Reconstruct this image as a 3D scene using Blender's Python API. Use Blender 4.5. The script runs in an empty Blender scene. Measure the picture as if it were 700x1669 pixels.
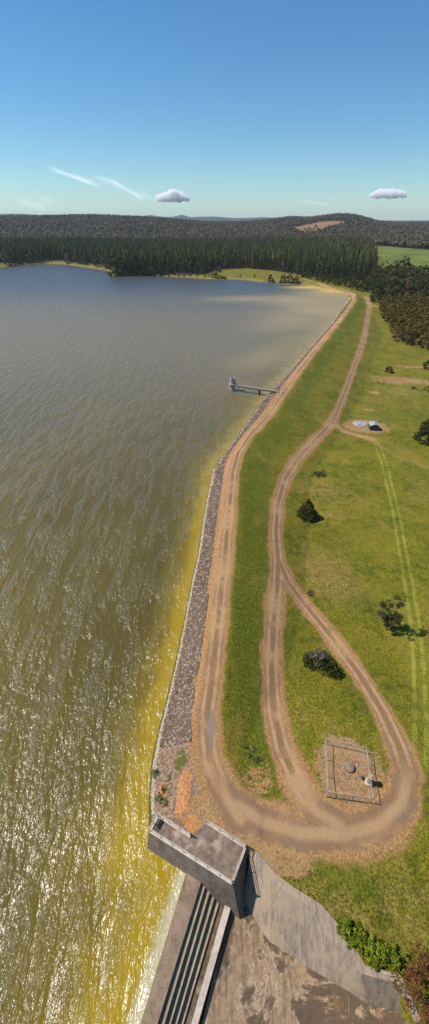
import bpy, bmesh, math, random
import numpy as np
from mathutils import Vector, Matrix
R = math.radians
sc = bpy.context.scene
col = sc.collection
# ---------------------------------------------------------------- camera, sky, sun, exposure
cam = bpy.data.cameras.new('camera'); camo = bpy.data.objects.new('camera', cam); col.objects.link(camo)
camo.location = (0, 0, 66.5); camo.rotation_euler = (R(55), 0, 0)
cam.sensor_fit = 'VERTICAL'; cam.sensor_height = 36.0; cam.lens = 36.0 * 680.0 / 1669.0
cam.clip_start = 0.5; cam.clip_end = 90000
sc.camera = camo
SUN_EL, SUN_AZ = 51.0, -82.0            # azimuth from +Y, negative towards -X
w = bpy.data.worlds.new('World'); sc.world = w; w.use_nodes = True
wn = w.node_tree; bg = wn.nodes['Background']
sky = wn.nodes.new('ShaderNodeTexSky'); sky.sky_type = 'NISHITA'; sky.sun_disc = False
sky.sun_elevation = R(SUN_EL); sky.sun_rotation = R(SUN_AZ)
sky.air_density = 1.0; sky.dust_density = 0.1; sky.ozone_density = 3.5; sky.altitude = 100
hs = wn.nodes.new('ShaderNodeHueSaturation'); hs.inputs['Saturation'].default_value = 1.2; hs.inputs['Hue'].default_value = .499
wn.links.new(sky.outputs[0], hs.inputs['Color']); tint = wn.nodes.new('ShaderNodeMix'); tint.data_type = 'RGBA'; tint.blend_type = 'MULTIPLY'; tint.inputs[0].default_value = 1
tint.inputs[7].default_value = (.84, 1.03, 1.10, 1); wn.links.new(hs.outputs[0], tint.inputs[6]); wn.links.new(tint.outputs[2], bg.inputs[0]); bg.inputs[1].default_value = 0.094
sl = bpy.data.lights.new('sun', 'SUN'); sl.energy = 5.0; sl.angle = R(0.5); sl.color = (1, 0.94, 0.85)
so = bpy.data.objects.new('sun', sl); col.objects.link(so)
sd = Vector((math.sin(R(SUN_AZ)) * math.cos(R(SUN_EL)), math.cos(R(SUN_AZ)) * math.cos(R(SUN_EL)), math.sin(R(SUN_EL))))
so.rotation_euler = sd.to_track_quat('Z', 'Y').to_euler(); so.location = (-60, 20, 120)
vs = sc.view_settings; vs.view_transform = 'Standard'; vs.look = 'None'; vs.gamma = 1; vs.use_curve_mapping = False
vs.exposure = 0.2
sc.cycles.max_bounces = 11; sc.cycles.diffuse_bounces = 3; sc.cycles.glossy_bounces = 3; sc.cycles.transparent_max_bounces = 12; sc.cycles.volume_bounces = 10
sc.cycles.sample_clamp_indirect = 4.0

# ---------------------------------------------------------------- node helpers
class NT:
    def __init__(s, name):
        s.m = bpy.data.materials.new(name); s.m.use_nodes = True
        s.t = s.m.node_tree; s.n = s.t.nodes; s.l = s.t.links
        s.b = s.n['Principled BSDF']; s.b.inputs['Roughness'].default_value = 0.85
        s.b.inputs['Specular IOR Level'].default_value = 0.25
        s.geo = s.n.new('ShaderNodeNewGeometry')
    def put(s, sock, v):
        if isinstance(v, bpy.types.NodeSocket): s.l.new(v, sock)
        elif isinstance(v, (tuple, list)) and len(v) == 3 and sock.type == 'RGBA': sock.default_value = (*v, 1)
        else: sock.default_value = v
    def pos(s, scale=(1, 1, 1), rot=0, obj=False):
        src = s.geo.outputs['Position']
        if obj: src = s.n.new('ShaderNodeTexCoord').outputs['Object']
        mp = s.n.new('ShaderNodeMapping'); s.l.new(src, mp.inputs[0])
        mp.inputs['Scale'].default_value = scale; mp.inputs['Rotation'].default_value = (0, 0, rot)
        return mp.outputs[0]
    def noise(s, scale, detail=3, rough=0.55, vec=None, dist=0.0):
        t = s.n.new('ShaderNodeTexNoise'); t.inputs['Scale'].default_value = scale
        t.inputs['Detail'].default_value = detail; t.inputs['Roughness'].default_value = rough
        t.inputs['Distortion'].default_value = dist
        s.l.new(vec if vec is not None else s.pos(), t.inputs['Vector']); return t.outputs['Fac']
    def vor(s, scale, vec=None, out='Distance', feature='F1'):
        t = s.n.new('ShaderNodeTexVoronoi'); t.inputs['Scale'].default_value = scale; t.feature = feature
        s.l.new(vec if vec is not None else s.pos(), t.inputs['Vector']); return t.outputs[out]
    def wave(s, scale, dist, vec, det=2):
        t = s.n.new('ShaderNodeTexWave'); t.inputs['Scale'].default_value = scale
        t.inputs['Distortion'].default_value = dist; t.inputs['Detail'].default_value = det
        s.l.new(vec, t.inputs['Vector']); return t.outputs['Fac']
    def attr(s, name, out='Fac'):
        t = s.n.new('ShaderNodeAttribute'); t.attribute_name = name; return t.outputs[out]
    def math(s, op, a, b=0.0, c=None):
        t = s.n.new('ShaderNodeMath'); t.operation = op
        s.put(t.inputs[0], a); s.put(t.inputs[1], b)
        if c is not None: s.put(t.inputs[2], c)
        return t.outputs[0]
    def ss(s, v, lo, hi, a=0.0, b=1.0):
        t = s.n.new('ShaderNodeMapRange'); t.interpolation_type = 'SMOOTHSTEP'
        s.put(t.inputs[0], v)
        if lo > hi: lo, hi, a, b = hi, lo, b, a
        for i, q in enumerate((lo, hi, a, b)): t.inputs[i + 1].default_value = q
        return t.outputs[0]
    def mix(s, f, a, b, mode='MIX'):
        t = s.n.new('ShaderNodeMix'); t.data_type = 'RGBA'; t.blend_type = mode
        s.put(t.inputs[0], f); s.put(t.inputs[6], a); s.put(t.inputs[7], b); return t.outputs[2]
    def bump(s, h, strength, dist, normal=None):
        t = s.n.new('ShaderNodeBump'); t.inputs['Strength'].default_value = strength
        t.inputs['Distance'].default_value = dist; s.l.new(h, t.inputs['Height'])
        if normal is not None: s.l.new(normal, t.inputs['Normal'])
        return t.outputs[0]
    def done(s, color, rough=None, normal=None):
        s.put(s.b.inputs['Base Color'], color)
        if rough is not None: s.put(s.b.inputs['Roughness'], rough)
        if normal is not None: s.l.new(normal, s.b.inputs['Normal'])
        return s.m

def simple(name, c1, c2, scale=3.0, rough=0.85, bump=0.0, obj=False, detail=4, c3=None):
    n = NT(name); v = n.pos(obj=obj)
    f = n.ss(n.noise(scale, detail, 0.6, v), 0.35, 0.65)
    c = n.mix(f, c1, c2)
    if c3: c = n.mix(n.ss(n.noise(scale * 0.31, 3, 0.6, v), 0.55, 0.68), c, c3)
    nb = n.bump(n.noise(scale * 4, 3, 0.6, v), 0.6, bump) if bump else None
    return n.done(c, rough, nb)

# ---------------------------------------------------------------- object helpers
def tag(o, label=None, cat=None, group=None, kind=None):
    for k, v in (('label', label), ('category', cat), ('group', group), ('kind', kind)):
        if v: o[k] = v
    return o
def empty(name, loc, rz=0.0):
    o = bpy.data.objects.new(name, None); col.objects.link(o); o.location = loc; o.rotation_euler = (0, 0, rz); return o
def np_mesh(name, V, Fa, attrs=None, fattrs=None, smooth=False):
    V = np.asarray(V, dtype=np.float32); Fa = np.asarray(Fa, dtype=np.int32)
    k = Fa.shape[1]; me = bpy.data.meshes.new(name)
    me.vertices.add(len(V)); me.vertices.foreach_set('co', V.ravel())
    me.loops.add(Fa.size); me.loops.foreach_set('vertex_index', Fa.ravel())
    me.polygons.add(len(Fa)); me.polygons.foreach_set('loop_start', np.arange(len(Fa), dtype=np.int32) * k)
    me.polygons.foreach_set('use_smooth', np.full(len(Fa), smooth))
    for nm, a in (attrs or {}).items():
        t = me.attributes.new(nm, 'FLOAT', 'POINT'); t.data.foreach_set('value', np.asarray(a, dtype=np.float32))
    for nm, a in (fattrs or {}).items():
        t = me.attributes.new(nm, 'FLOAT', 'FACE'); t.data.foreach_set('value', np.asarray(a, dtype=np.float32))
    me.update(calc_edges=True); return me
def link(name, me, mat=None, parent=None, loc=None):
    o = bpy.data.objects.new(name, me); col.objects.link(o)
    if mat and not me.materials: me.materials.append(mat)
    if parent: o.parent = parent
    if loc is not None: o.location = loc
    return o
class MB:
    def __init__(s): s.bm = bmesh.new()
    def box(s, c, size, rz=0.0, bev=0.0):
        M = Matrix.Translation(c) @ Matrix.Rotation(rz, 4, 'Z') @ Matrix.Diagonal((*size, 1))
        r = bmesh.ops.create_cube(s.bm, size=1, matrix=M)
        if bev:
            ed = list({e for v in r['verts'] for e in v.link_edges})
            bmesh.ops.bevel(s.bm, geom=ed, offset=bev, segments=1, affect='EDGES')
        return s
    def bar(s, a, b, r, n=8, r2=None):
        a = Vector(a); b = Vector(b); d = b - a
        M = Matrix.Translation((a + b) / 2) @ d.to_track_quat('Z', 'Y').to_matrix().to_4x4()
        bmesh.ops.create_cone(s.bm, cap_ends=True, segments=n, radius1=r, radius2=r if r2 is None else r2, depth=d.length, matrix=M); return s
    def beam(s, a, b, wd, ht):      # rectangular beam a->b, wd horizontal, ht vertical, top at a.z/b.z
        a = Vector(a); b = Vector(b); d = (b - a); p = Vector((-d.y, d.x, 0)).normalized() * wd / 2
        vs_ = [s.bm.verts.new(q + o + Vector((0, 0, z))) for q in (a, b) for z in (-ht, 0) for o in (-p, p)]
        for f in ((0, 1, 3, 2), (4, 6, 7, 5), (0, 4, 5, 1), (2, 3, 7, 6), (0, 2, 6, 4), (1, 5, 7, 3)):
            s.bm.faces.new([vs_[i] for i in f])
        return s
    def prism(s, top, bot):         # two matching rings of 3-D points
        t = [s.bm.verts.new(p) for p in top]; b = [s.bm.verts.new(p) for p in bot]; n = len(t)
        s.bm.faces.new(t); s.bm.faces.new(b[::-1])
        for i in range(n): s.bm.faces.new((t[i], b[i], b[(i + 1) % n], t[(i + 1) % n]))
        return s
    def lathe(s, c, prof, n=24):
        rings = []
        for r, z in prof:
            rings.append([s.bm.verts.new((c[0] + r * math.cos(2 * math.pi * i / n), c[1] + r * math.sin(2 * math.pi * i / n), c[2] + z)) for i in range(n)])
        for a, b in zip(rings, rings[1:]):
            for i in range(n): s.bm.faces.new((a[i], a[(i + 1) % n], b[(i + 1) % n], b[i]))
        s.bm.faces.new(rings[0][::-1]); s.bm.faces.new(rings[-1]); return s
    def build(s, name, mat, parent=None, smooth=False, loc=None):
        bmesh.ops.recalc_face_normals(s.bm, faces=s.bm.faces)
        me = bpy.data.meshes.new(name); s.bm.to_mesh(me); s.bm.free()
        if smooth:
            for p in me.polygons: p.use_smooth = True
        o = link(name, me, mat, parent, loc)
        if parent is not None and loc is None: o.matrix_parent_inverse = Matrix.Identity(4)
        return o

# terrain
WATER = [(-8.57, 19.92), (-8.94, 22.79), (-9.25, 25.23), (-9.46, 29.70), (-9.03, 34.08), (-8.09, 40.21), (-7.07, 48.13), (-6.09, 58.14), (-5.07, 69.30), (-4.22, 75.82), (-3.62, 84.13), (-2.76, 96.63), (-1.60, 108.13), (-0.60, 118.76), (1.45, 125.51), (6.01, 138.25), (14.79, 162.96), (20.53, 180.62), (34.46, 213.49), (56.87, 268.14), (91.19, 351.87), (139.92, 481.41)]
SHORE = [(146.57, 516.71), (141.63, 541.28), (129.87, 562.53), (117.23, 585.38), (105.51, 597.46), (78.27, 616.46), (61.50, 616.46), (42.19, 640.11), (12.63, 652.21), (-4.20, 650.77), (-52.30, 676.97), (-98.52, 696.93), (-146.17, 688.81), (-169.90, 764.00), (-212.98, 815.86), (-266.38, 874.82), (-311.62, 894.11), (-348.04, 856.30), (-368.33, 827.04), (-423.24, 810.38), (-554.69, 856.30)]
WEIR = [(-7.80, 4.04), (-7.56, 4.85), (-3.58, 16.62)]
WEIR = [(WEIR[0][0] + (WEIR[0][0] - WEIR[2][0]) * 1.5, WEIR[0][1] + (WEIR[0][1] - WEIR[2][1]) * 1.5)] + WEIR[1:]
DAMLINE = WEIR + [(-5.04, 17.82)] + WATER
LAKE = DAMLINE + SHORE + [(-1500.0, 700.0), (-1500.0, -300.0), (-30.0, -300.0)]
CREST = [(3.36, 21.60), (1.82, 23.70), (0.51, 26.33), (-0.53, 28.75), (-1.02, 31.79), (-1.17, 35.79), (-0.48, 41.36), (0.34, 50.34), (1.43, 62.99), (2.41, 73.06), (3.35, 85.26), (4.51, 99.24), (5.71, 113.13), (7.96, 126.48), (12.34, 139.11), (20.65, 156.83), (28.86, 179.11), (43.40, 218.15), (66.32, 275.25), (94.71, 344.39), (135.32, 447.87), (147.01, 492.79), (145.93, 516.04), (136.64, 552.17), (121.54, 606.10), (116.00, 633.32)]
BANKTOP = [(4.42, 17.88), (6.69, 15.59), (8.65, 14.37), (11.85, 12.78), (14.28, 10.22), (15.63, 8.17), (19.25, 7.48), (19.87, 5.79), (20.67, 3.58)]
SPILL = [(WEIR[2][0] - .5, WEIR[2][1] + .3), (WEIR[2][0] + 2.2, WEIR[2][1] + 1.5)] + [(p[0] + .12, p[1] + .12) for p in BANKTOP]
SPILL = SPILL + [(SPILL[-1][0] + 3, -40.0), (WEIR[0][0] - 1.5, -40.0), (WEIR[0][0] - .6, WEIR[0][1])]
def seg_dist(X, Y, poly, closed=False):
    P = np.asarray([(p[0], p[1]) for p in poly], float)
    Wd = np.asarray([p[2] if len(p) > 2 else 1.0 for p in poly], float)
    n = len(P); best = np.full(X.shape, 1e18); wd = np.ones(X.shape)
    for i in range(n if closed else n - 1):
        a = P[i]; b = P[(i + 1) % n]; d = b - a; L = d @ d + 1e-12
        t = np.clip(((X - a[0]) * d[0] + (Y - a[1]) * d[1]) / L, 0, 1)
        q = (X - a[0] - t * d[0]) ** 2 + (Y - a[1] - t * d[1]) ** 2
        m = q < best; best = np.where(m, q, best)
        wd = np.where(m, Wd[i] + t * (Wd[(i + 1) % n] - Wd[i]), wd)
    return np.sqrt(best), wd
def inside(X, Y, poly):
    r = np.zeros(X.shape, bool); n = len(poly)
    for i in range(n):
        x1, y1 = poly[i][:2]; x2, y2 = poly[(i + 1) % n][:2]
        c = ((y1 > Y) != (y2 > Y)) & (X < (x2 - x1) * (Y - y1) / ((y2 - y1) or 1e-9) + x1); r ^= c
    return r
def sstep(a, b, v):
    t = np.clip((v - a) / (b - a), 0, 1); return t * t * (3 - 2 * t)
def fbm(X, Y, s, seed=0):
    r = 0
    for k in range(4):
        a = 1.7 * seed + k * 2.1
        r = r + (np.sin((X * math.cos(a) + Y * math.sin(a)) * s * 1.9 ** k + a * 3) * np.sin((Y * math.cos(a) - X * math.sin(a)) * s * 1.7 ** k + a * 5)) / 1.8 ** k
    return r
RID = [(-300,355),(0,353.5),(150,352),(220,353),(260,356),(300,360),(350,364),(400,362),(430,360),(450,357),(475,354.5),(505,356),(535,352),(550,350),(575,351),(590,354),(615,361),(650,364),(700,365),(1000,363)]
FARR = [(-400,353),(-100,352),(0,350),(30,349),(60,351),(90,353),(140,354),(180,352.5),(210,355),(230,354),(245,351),(260,354),(280,354.5),(297,351),(312,355),(345,353.5),(380,356.5),(430,355),(460,357),(520,359),(612,360),(650,360.5),(700,360),(900,358),(1200,360)]
def lakedist(X, Y):
    d, _ = seg_dist(X, Y, LAKE, True)
    return np.where(inside(X, Y, LAKE), -d, d)
def height(X, Y):
    X = np.asarray(X, float); Y = np.asarray(Y, float)
    s = lakedist(X, Y)
    base = np.interp(Y, [-20, 5, 14, 19, 27, 33, 45, 62, 100, 200, 350, 430, 480, 600, 900, 1600], [-1, 0.0, 1.6, 2.3, 2.3, 1.4, -0.3, -1.8, -3.2, -6, -6, -1, 1.5, 3, 5, 9])
    u = X / np.maximum(Y, 50); px = 350 + u * 680 / 0.819
    zr = 66.5 + (358.4 - np.interp(px, [p[0] for p in RID], [p[1] for p in RID])) / 1013 * 3200 - 15
    hill = zr * sstep(1500, 3200, Y) * (1 - sstep(3250, 5200, Y)) + 15 * sstep(3300, 5200, Y)
    zf = 66.5 + (358.4 - np.interp(px, [p[0] for p in FARR], [p[1] for p in FARR])) / 1013 * 11000
    hill = np.where(Y > 5200, 15, hill) + (zf - 15) * sstep(8800, 11000, Y) * (1 - sstep(11100, 13000, Y))
    base = base + hill * (Y > 1500) + 0.12 * fbm(X, Y, 0.11) + sstep(400, 1500, Y) * 1.5 * fbm(X, Y, 0.01, 2)
    base = base + sstep(1700, 2600, Y) * 3 * fbm(X, Y, 0.006, 5)
    dC, _ = seg_dist(X, Y, CREST)
    zd = 2.5 - np.maximum(dC - 2.6, 0) / 3.6
    land = np.minimum(0.45 * s, np.maximum(base, zd))
    z = np.where(s > 0, land, np.maximum(-3, 0.45 * s))
    sp = inside(X, Y, SPILL)
    return np.where(sp, -7.0, z)

LOWER = [(156.87, 479.51, 1.80), (148.20, 441.42, 1.80), (132.82, 393.29, 1.70), (107.87, 318.40, 1.60), (84.13, 254.62, 1.50), (64.51, 203.43, 1.50), (50.06, 166.27, 1.70), (38.86, 147.19, 1.60), (28.95, 130.11, 1.60), (22.57, 115.46, 1.60), (18.18, 99.61, 1.50), (15.93, 85.48, 1.50), (15.23, 74.83, 1.60), (13.79, 65.57, 1.60), (11.75, 55.14, 1.50), (10.26, 45.31, 1.50), (9.70, 37.04, 1.50), (10.10, 30.84, 1.55), (11.49, 25.76, 1.70), (13.40, 22.53, 1.90), (16.27, 20.97, 1.90)]
LOOP = [(15.32, 75.50, 1.60), (16.73, 68.60, 1.50), (19.84, 62.04, 1.40), (23.07, 53.54, 1.40), (25.99, 44.95, 1.40), (27.44, 36.84, 1.50), (27.74, 31.32, 1.60), (27.31, 27.04, 1.80), (25.26, 23.57, 2.00), (21.32, 21.06, 2.10), (16.42, 19.98, 2.15), (10.96, 20.10, 2.15), (6.38, 21.30, 2.05), (2.87, 23.20, 1.90)]
SIDE = [(50.06, 166.27, 1.50), (53.00, 159.62, 1.10), (58.14, 155.47, 1.10), (62.31, 152.12, 1.60)]
FARROAD = [(147.07, 441.57, 1.80), (155.35, 434.09, 1.20), (162.70, 431.75, 1.00)]
CRESTW = [(p[0], p[1], (2.1, 1.95, 1.75)[i] if i < 3 else 1.5) for i, p in enumerate(CREST)]
GTRACK = [(63.06, 148.47), (60.26, 131.82), (56.74, 116.73), (53.10, 100.63), (48.72, 84.18), (45.19, 70.99), (42.15, 59.93), (37.06, 45.62), (32.61, 34.83), (29.05, 27.22)]
GTRACK2 = [(62.58, 148.46), (66.88, 135.61), (74.53, 127.47)]
MEADOW_FIELD = [(436.65, 1418.53), (324.37, 984.69), (280.43, 759.66), (299.83, 668.06), (369.87, 515.19), (946.19, 1385.04), (518.89, 1187.64), (477.04, 1322.46)]
CLEARED = [(315.61, 2235.77), (367.28, 2326.42), (454.01, 2499.31), (527.94, 2571.52), (606.39, 2578.53), (672.05, 2506.67), (627.50, 2376.84), (526.08, 2219.98), (444.93, 2083.37), (344.35, 1910.13), (343.48, 2098.96)]
PINEZONE = [(-1087.67, 906.66), (-544.66, 878.97), (-378.03, 852.84), (-286.23, 906.66), (-191.68, 816.32), (-163.55, 732.04), (-95.76, 678.93), (-17.22, 670.77), (7.57, 741.66), (48.51, 761.63), (92.32, 722.65), (120.51, 670.77), (153.18, 625.47), (189.10, 604.91), (244.85, 732.04), (319.12, 967.35), (431.83, 1407.56), (422.16, 1375.05), (-1623.69, 1375.05)]

# ---------------------------------------------------------------- ground sheet
def zof(x, y): return float(height(np.array([x]), np.array([y]))[0])
def graded(knots):          # (start, end, spacing at start, spacing at end)
    out = []
    for a, b, s0, s1 in knots:
        v = a
        while v < b - 1e-6:
            out.append(v); v += s0 + (s1 - s0) * (v - a) / (b - a)
    out.append(knots[-1][1]); return np.array(out)
gx = graded([(-9000, -600, 400, 30), (-600, -60, 30, 6), (-60, -14, 6, .6), (-14, 32, .36, .36), (32, 75, .5, 1.0), (75, 230, 1.1, 1.5), (230, 600, 3, 20), (600, 9000, 25, 400)])
gy = graded([(-60, 2, 4, .6), (2, 75, .36, .4), (75, 480, .45, 2.2), (480, 1700, 2.5, 14), (1700, 3600, 16, 30), (3600, 16500, 60, 300)])
GX_, GY_ = np.meshgrid(gx, gy); GXf, GYf = GX_.ravel(), GY_.ravel()
GZ = height(GXf, GYf)
def gauss(blobs):           # x, y, rx, ry, rot, weight
    r = np.zeros(GXf.shape)
    for x, y, rx, ry, a, wt in blobs:
        c, s_ = math.cos(a), math.sin(a); dx, dy = GXf - x, GYf - y
        q = ((dx * c + dy * s_) / rx) ** 2 + ((dy * c - dx * s_) / ry) ** 2
        r = np.maximum(r, wt * np.exp(-q ** 1.5))
    return r
def blobs(pts, *rest): return [(p[0], p[1]) + tuple(r) for p, r in zip(pts, rest[0])]
rn = np.full(GXf.shape, 9.0); rd = np.full(GXf.shape, 99.0); rw = np.zeros(GXf.shape)
for pl in (CRESTW, LOWER, LOOP, SIDE, FARROAD):
    d, wd = seg_dist(GXf, GYf, pl); q = d / wd
    q = q * 1.12; m = q < rn; rn = np.where(m, q, rn); rd = np.where(m, d, rd); rw = np.where(m, wd, rw)
gt = np.minimum(seg_dist(GXf, GYf, GTRACK)[0], 9); gt2 = np.minimum(seg_dist(GXf, GYf, GTRACK2)[0], 9)
sh = lakedist(GXf, GYf); dam_sh = seg_dist(GXf, GYf, DAMLINE)[0]
crest_d, _ = seg_dist(GXf, GYf, CREST)
P_ = np.array([(p[0], p[1]) for p in CREST])
left = GXf < np.interp(GYf, P_[:20, 1], P_[:20, 0])
upst = ((left & (GYf < 480)) * 1.0)
upst = np.where(dam_sh < 12 + 0 * GYf, upst, 0)
orange = gauss(blobs([(-4.20, 24.76), (-7.39, 25.37), (-3.04, 21.17), (4.30, 117.10), (12.08, 21.97), (7.41, 23.40)], [(1.1,3.4,-.1,.9),(.7,1.2,0,.9),(1.2,1.5,0,.7),(1.5,9,-.1,.5),(5,2,0,.35),(4,2,0,.3)]))
bare = gauss(blobs([(-0.81, 22.32), (0.79, 20.60), (4.20, 18.01), (8.06, 21.99), (6.02, 26.43), (19.26, 27.64), (15.96, 23.04), (64.11, 165.34), (82.39, 210.24), (71.46, 185.05), (103.11, 229.91), (118.91, 255.80), (5.98, 16.54), (32.91, 91.55), (19.11, 21.67), (9.04, 17.53), (2.31, 19.00)],
   [(4.5,3.5,0,1),(4,2.5,0,.9),(3.4,2.4,.5,.9),(3,1.5,0,.5),(3,2.4,0,.5),(4.5,4.9,0,1.15),(3,1.2,0,.6),(9.5,7.5,-.15,1.0),(2.6,3,0,.8),(3,2,0,.7),(22,9,-.2,.5),(16,4,-.1,.5),(4,1.5,.3,.8),(3.5,7,.2,.2),(4,1,.4,.6),(3,1.8,-.4,.8),(4.5,3,-.5,1)]))
dry = gauss(blobs([(34.86, 111.71), (27.37, 71.53), (30.00, 97.74), (37.63, 59.96), (8.74, 15.28), (14.83, 13.19), (20.50, 13.20), (65.81, 111.65), (20.25, 34.33), (22.42, 19.23), (97.27, 209.79), (75.87, 201.16), (15.85, 62.57), (7.07, 13.78), (27.45, 22.02), (15.01, 37.06)],
   [(9,10,0,.75),(8,12,.4,.9),(8,8,0,.5),(8,6,0,.35),(6,2.4,-.5,.9),(6,3,-.4,.7),(6,5,0,.6),(6,14,0,.5),(5,3,0,.5),(4,1.5,.5,.8),(20,12,0,.6),(12,10,0,.35),(2,4,0,.5),(5,2,0,.9),(2,4,0,.2),(3,5,0,.3)]))
lush = gauss(blobs([(17.49, 15.28), (14.45, 16.39), (6.16, 56.91), (6.72, 40.04), (14.21, 51.33), (32.82, 65.54), (23.84, 47.24), (10.76, 103.49), (16.51, 44.54), (29.48, 47.20)],
   [(3,1.6,-.4,1),(2.5,1.2,0,.7),(3,25,0,.9),(3,14,0,.9),(2,6,0,.7),(5,8,0,.5),(5,5,0,.6),(5,30,0,.7),(3,6,0,.6),(5,5,0,.5)]))
slope_band = sstep(3, 4.5, crest_d) * (1 - sstep(9, 14, crest_d)) * (1 - left) * (GYf < 470)
lush = np.maximum(lush, .75 * slope_band)
asph = gauss(blobs([(-0.47, 33.55), (-2.12, 35.10), (-1.22, 27.52)], [(.55,3.6,.0,1),(.4,.5,0,.8),(1.5,1.2,0,.4)]))
forest = np.where(GYf > 1180, 1.0, 0.0); forest = np.maximum(forest, inside(GXf, GYf, PINEZONE) * 1.0)
inF = inside(GXf, GYf, MEADOW_FIELD); inC = inside(GXf, GYf, CLEARED)
forest = np.where(inF | inC, 0, forest)
fieldm = np.where(inF, 1.0, 0.0); clearm = np.where(inC, 1.0, 0.0)
farm = sstep(4500, 8000, GYf)
ny, nx = GX_.shape; idx = np.arange(nx * ny).reshape(ny, nx)
quads = np.stack([idx[:-1, :-1], idx[:-1, 1:], idx[1:, 1:], idx[1:, :-1]], -1).reshape(-1, 4)

def ground_mat():
    n = NT('ground_mat'); P = n.pos()
    nf = n.noise(3.2, 4, 0.7, P); nm = n.noise(0.55, 4, 0.6, P); nl = n.noise(0.09, 4, 0.55, P); nxl = n.noise(0.018, 3, 0.5, P)
    vf = n.noise(9.0, 2, 0.7, P)
    dry_ = n.attr('dry'); lush_ = n.attr('lush')
    g = n.mix(n.ss(nm, 0.3, 0.7), (0.076, 0.096, 0.003), (0.165, 0.170, 0.008))
    g = n.mix(n.ss(nl, 0.35, 0.65), g, n.mix(nm, (0.115, 0.135, 0.004), (0.25, 0.215, 0.018)))
    m5 = n.noise(0.22, 5, .65, P, .5)
    g = n.mix(n.ss(m5, .42, .30, 0, .55), g, (0.045, 0.068, 0.003)); g = n.mix(n.ss(m5, .56, .72, 0, .5), g, (0.26, 0.20, 0.04))
    st = n.noise(0.9, 4, 0.65, n.pos((1.6, 0.35, 1), 0.3), 0.8)
    g = n.mix(n.math('MULTIPLY', n.ss(st, 0.5, 0.68), 0.5), g, (0.20, 0.17, 0.03))
    d = n.math('ADD', dry_, n.math('MULTIPLY', n.math('SUBTRACT', nm, 0.5), 1.6))
    d = n.math('ADD', d, n.math('MULTIPLY', n.math('SUBTRACT', nl, 0.5), 0.9))
    g = n.mix(n.ss(d, 0.2, 1.15, 0, 0.85), g, n.mix(nf, (0.17, 0.125, 0.035), (0.38, 0.28, 0.10)))
    lu = n.math('ADD', lush_, n.math('MULTIPLY', n.math('SUBTRACT', nm, 0.5), 1.2))
    g = n.mix(n.ss(lu, 0.3, 1.0, 0, 0.85), g, n.mix(nf, (0.055, 0.085, 0.003), (0.125, 0.160, 0.006)))
    g = n.mix(n.ss(nf, 0.3, 0.72, 0.0, 1.0), n.mix(1.0, g, (0.38, 0.42, 0.38), 'MULTIPLY'), n.mix(1.0, g, (1.38, 1.33, 1.3), 'MULTIPLY'))
    g = n.mix(n.ss(n.noise(.13, 5, .7, n.pos((1, .7, 1), .4), .6), .52, .66, 0, .5), g, n.mix(nf, (0.15, 0.115, 0.02), (0.30, 0.21, 0.055)))
    # pale track lines in the grass
    gt = n.attr('gt'); r1 = n.ss(n.math('ABSOLUTE', n.math('SUBTRACT', gt, 0.85)), 0.16, 0.55, 1, 0)
    r1 = n.math('MULTIPLY', n.math('MULTIPLY', r1, n.ss(nm, 0.3, 0.6, 0.1, .8)), n.ss(nl, .35, .6, .5, 1))
    g = n.mix(r1, g, (0.25, 0.28, 0.045))
    r2 = n.math('MULTIPLY', n.ss(n.attr('gt2'), 0.2, 1.6, 0.6, 0), nm)
    g = n.mix(r2, g, (0.28, 0.20, 0.07))
    # field far away, cleared hillside, forest floor
    g = n.mix(n.attr('fieldm'), g, n.mix(n.ss(nxl, 0.4, 0.62), (0.085, 0.125, 0.018), (0.14, 0.17, 0.03)))
    g = n.mix(n.attr('clearm'), g, n.mix(n.ss(n.noise(0.03, 4, .7, P), .35, .65), (0.20, 0.105, 0.06), (0.27, 0.17, 0.09)))
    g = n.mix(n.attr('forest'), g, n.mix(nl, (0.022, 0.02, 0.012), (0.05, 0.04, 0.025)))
    # far shore strip: ochre beach grass
    sh = n.attr('sh')
    shn = n.math('ADD', sh, n.math('MULTIPLY', n.math('SUBTRACT', nl, 0.5), 10))
    far_shore = n.math('MULTIPLY', n.ss(shn, 0.5, 7.0, .9, 0), n.ss(n.attr('dsh'), 15, 30))
    g = n.mix(far_shore, g, n.mix(nl, (0.17, 0.14, 0.03), (0.26, 0.19, 0.08)))
    # dirt colours
    rdn = n.math('ADD', n.attr('rn'), n.math('MULTIPLY', n.math('SUBTRACT', nm, 0.5), 1.1))
    rdn = n.math('ADD', rdn, n.math('MULTIPLY', n.math('SUBTRACT', nf, 0.5), 0.9))
    rdl = n.math('SUBTRACT', rdn, n.math('MULTIPLY', n.math('SUBTRACT', nl, 0.5), 2.2))
    drygrass = n.mix(n.ss(nf, .35, .65), (0.25, 0.13, 0.055), (0.44, 0.27, 0.12))
    drygrass = n.mix(n.ss(vf, .5, .66), drygrass, (0.13, 0.10, 0.045))
    b = n.math('ADD', n.attr('bare'), n.math('MULTIPLY', n.math('SUBTRACT', nm, 0.5), 1.0))
    b = n.math('ADD', b, n.math('MULTIPLY', n.math('SUBTRACT', nf, 0.5), 0.6))
    g = n.mix(n.ss(rdl, 1.35, 1.9, 0.95, 0), g, drygrass)
    g = n.mix(n.ss(b, 0.25, 0.5, 0, 0.9), g, n.mix(n.ss(nl, .4, .6), drygrass, (0.32, 0.21, 0.115)))
    g = n.mix(n.ss(b, 0.75, 1.05, 0, 0.9), g, n.mix(n.ss(nf, .4, .6), (0.18, 0.115, 0.065), (0.35, 0.23, 0.125)))
    # riprap bedding between water and crest road
    up = n.attr('up')
    ub = n.mix(n.ss(nf, .4, .6), (0.12, 0.085, 0.065), (0.30, 0.21, 0.15))
    ub = n.mix(n.ss(n.noise(0.5, 3, .6, P), .56, .64), ub, (0.09, 0.10, 0.02))
    ub = n.mix(n.ss(n.attr('cd'), 2.1, 3.4, 1, 0), ub, drygrass)
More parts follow.
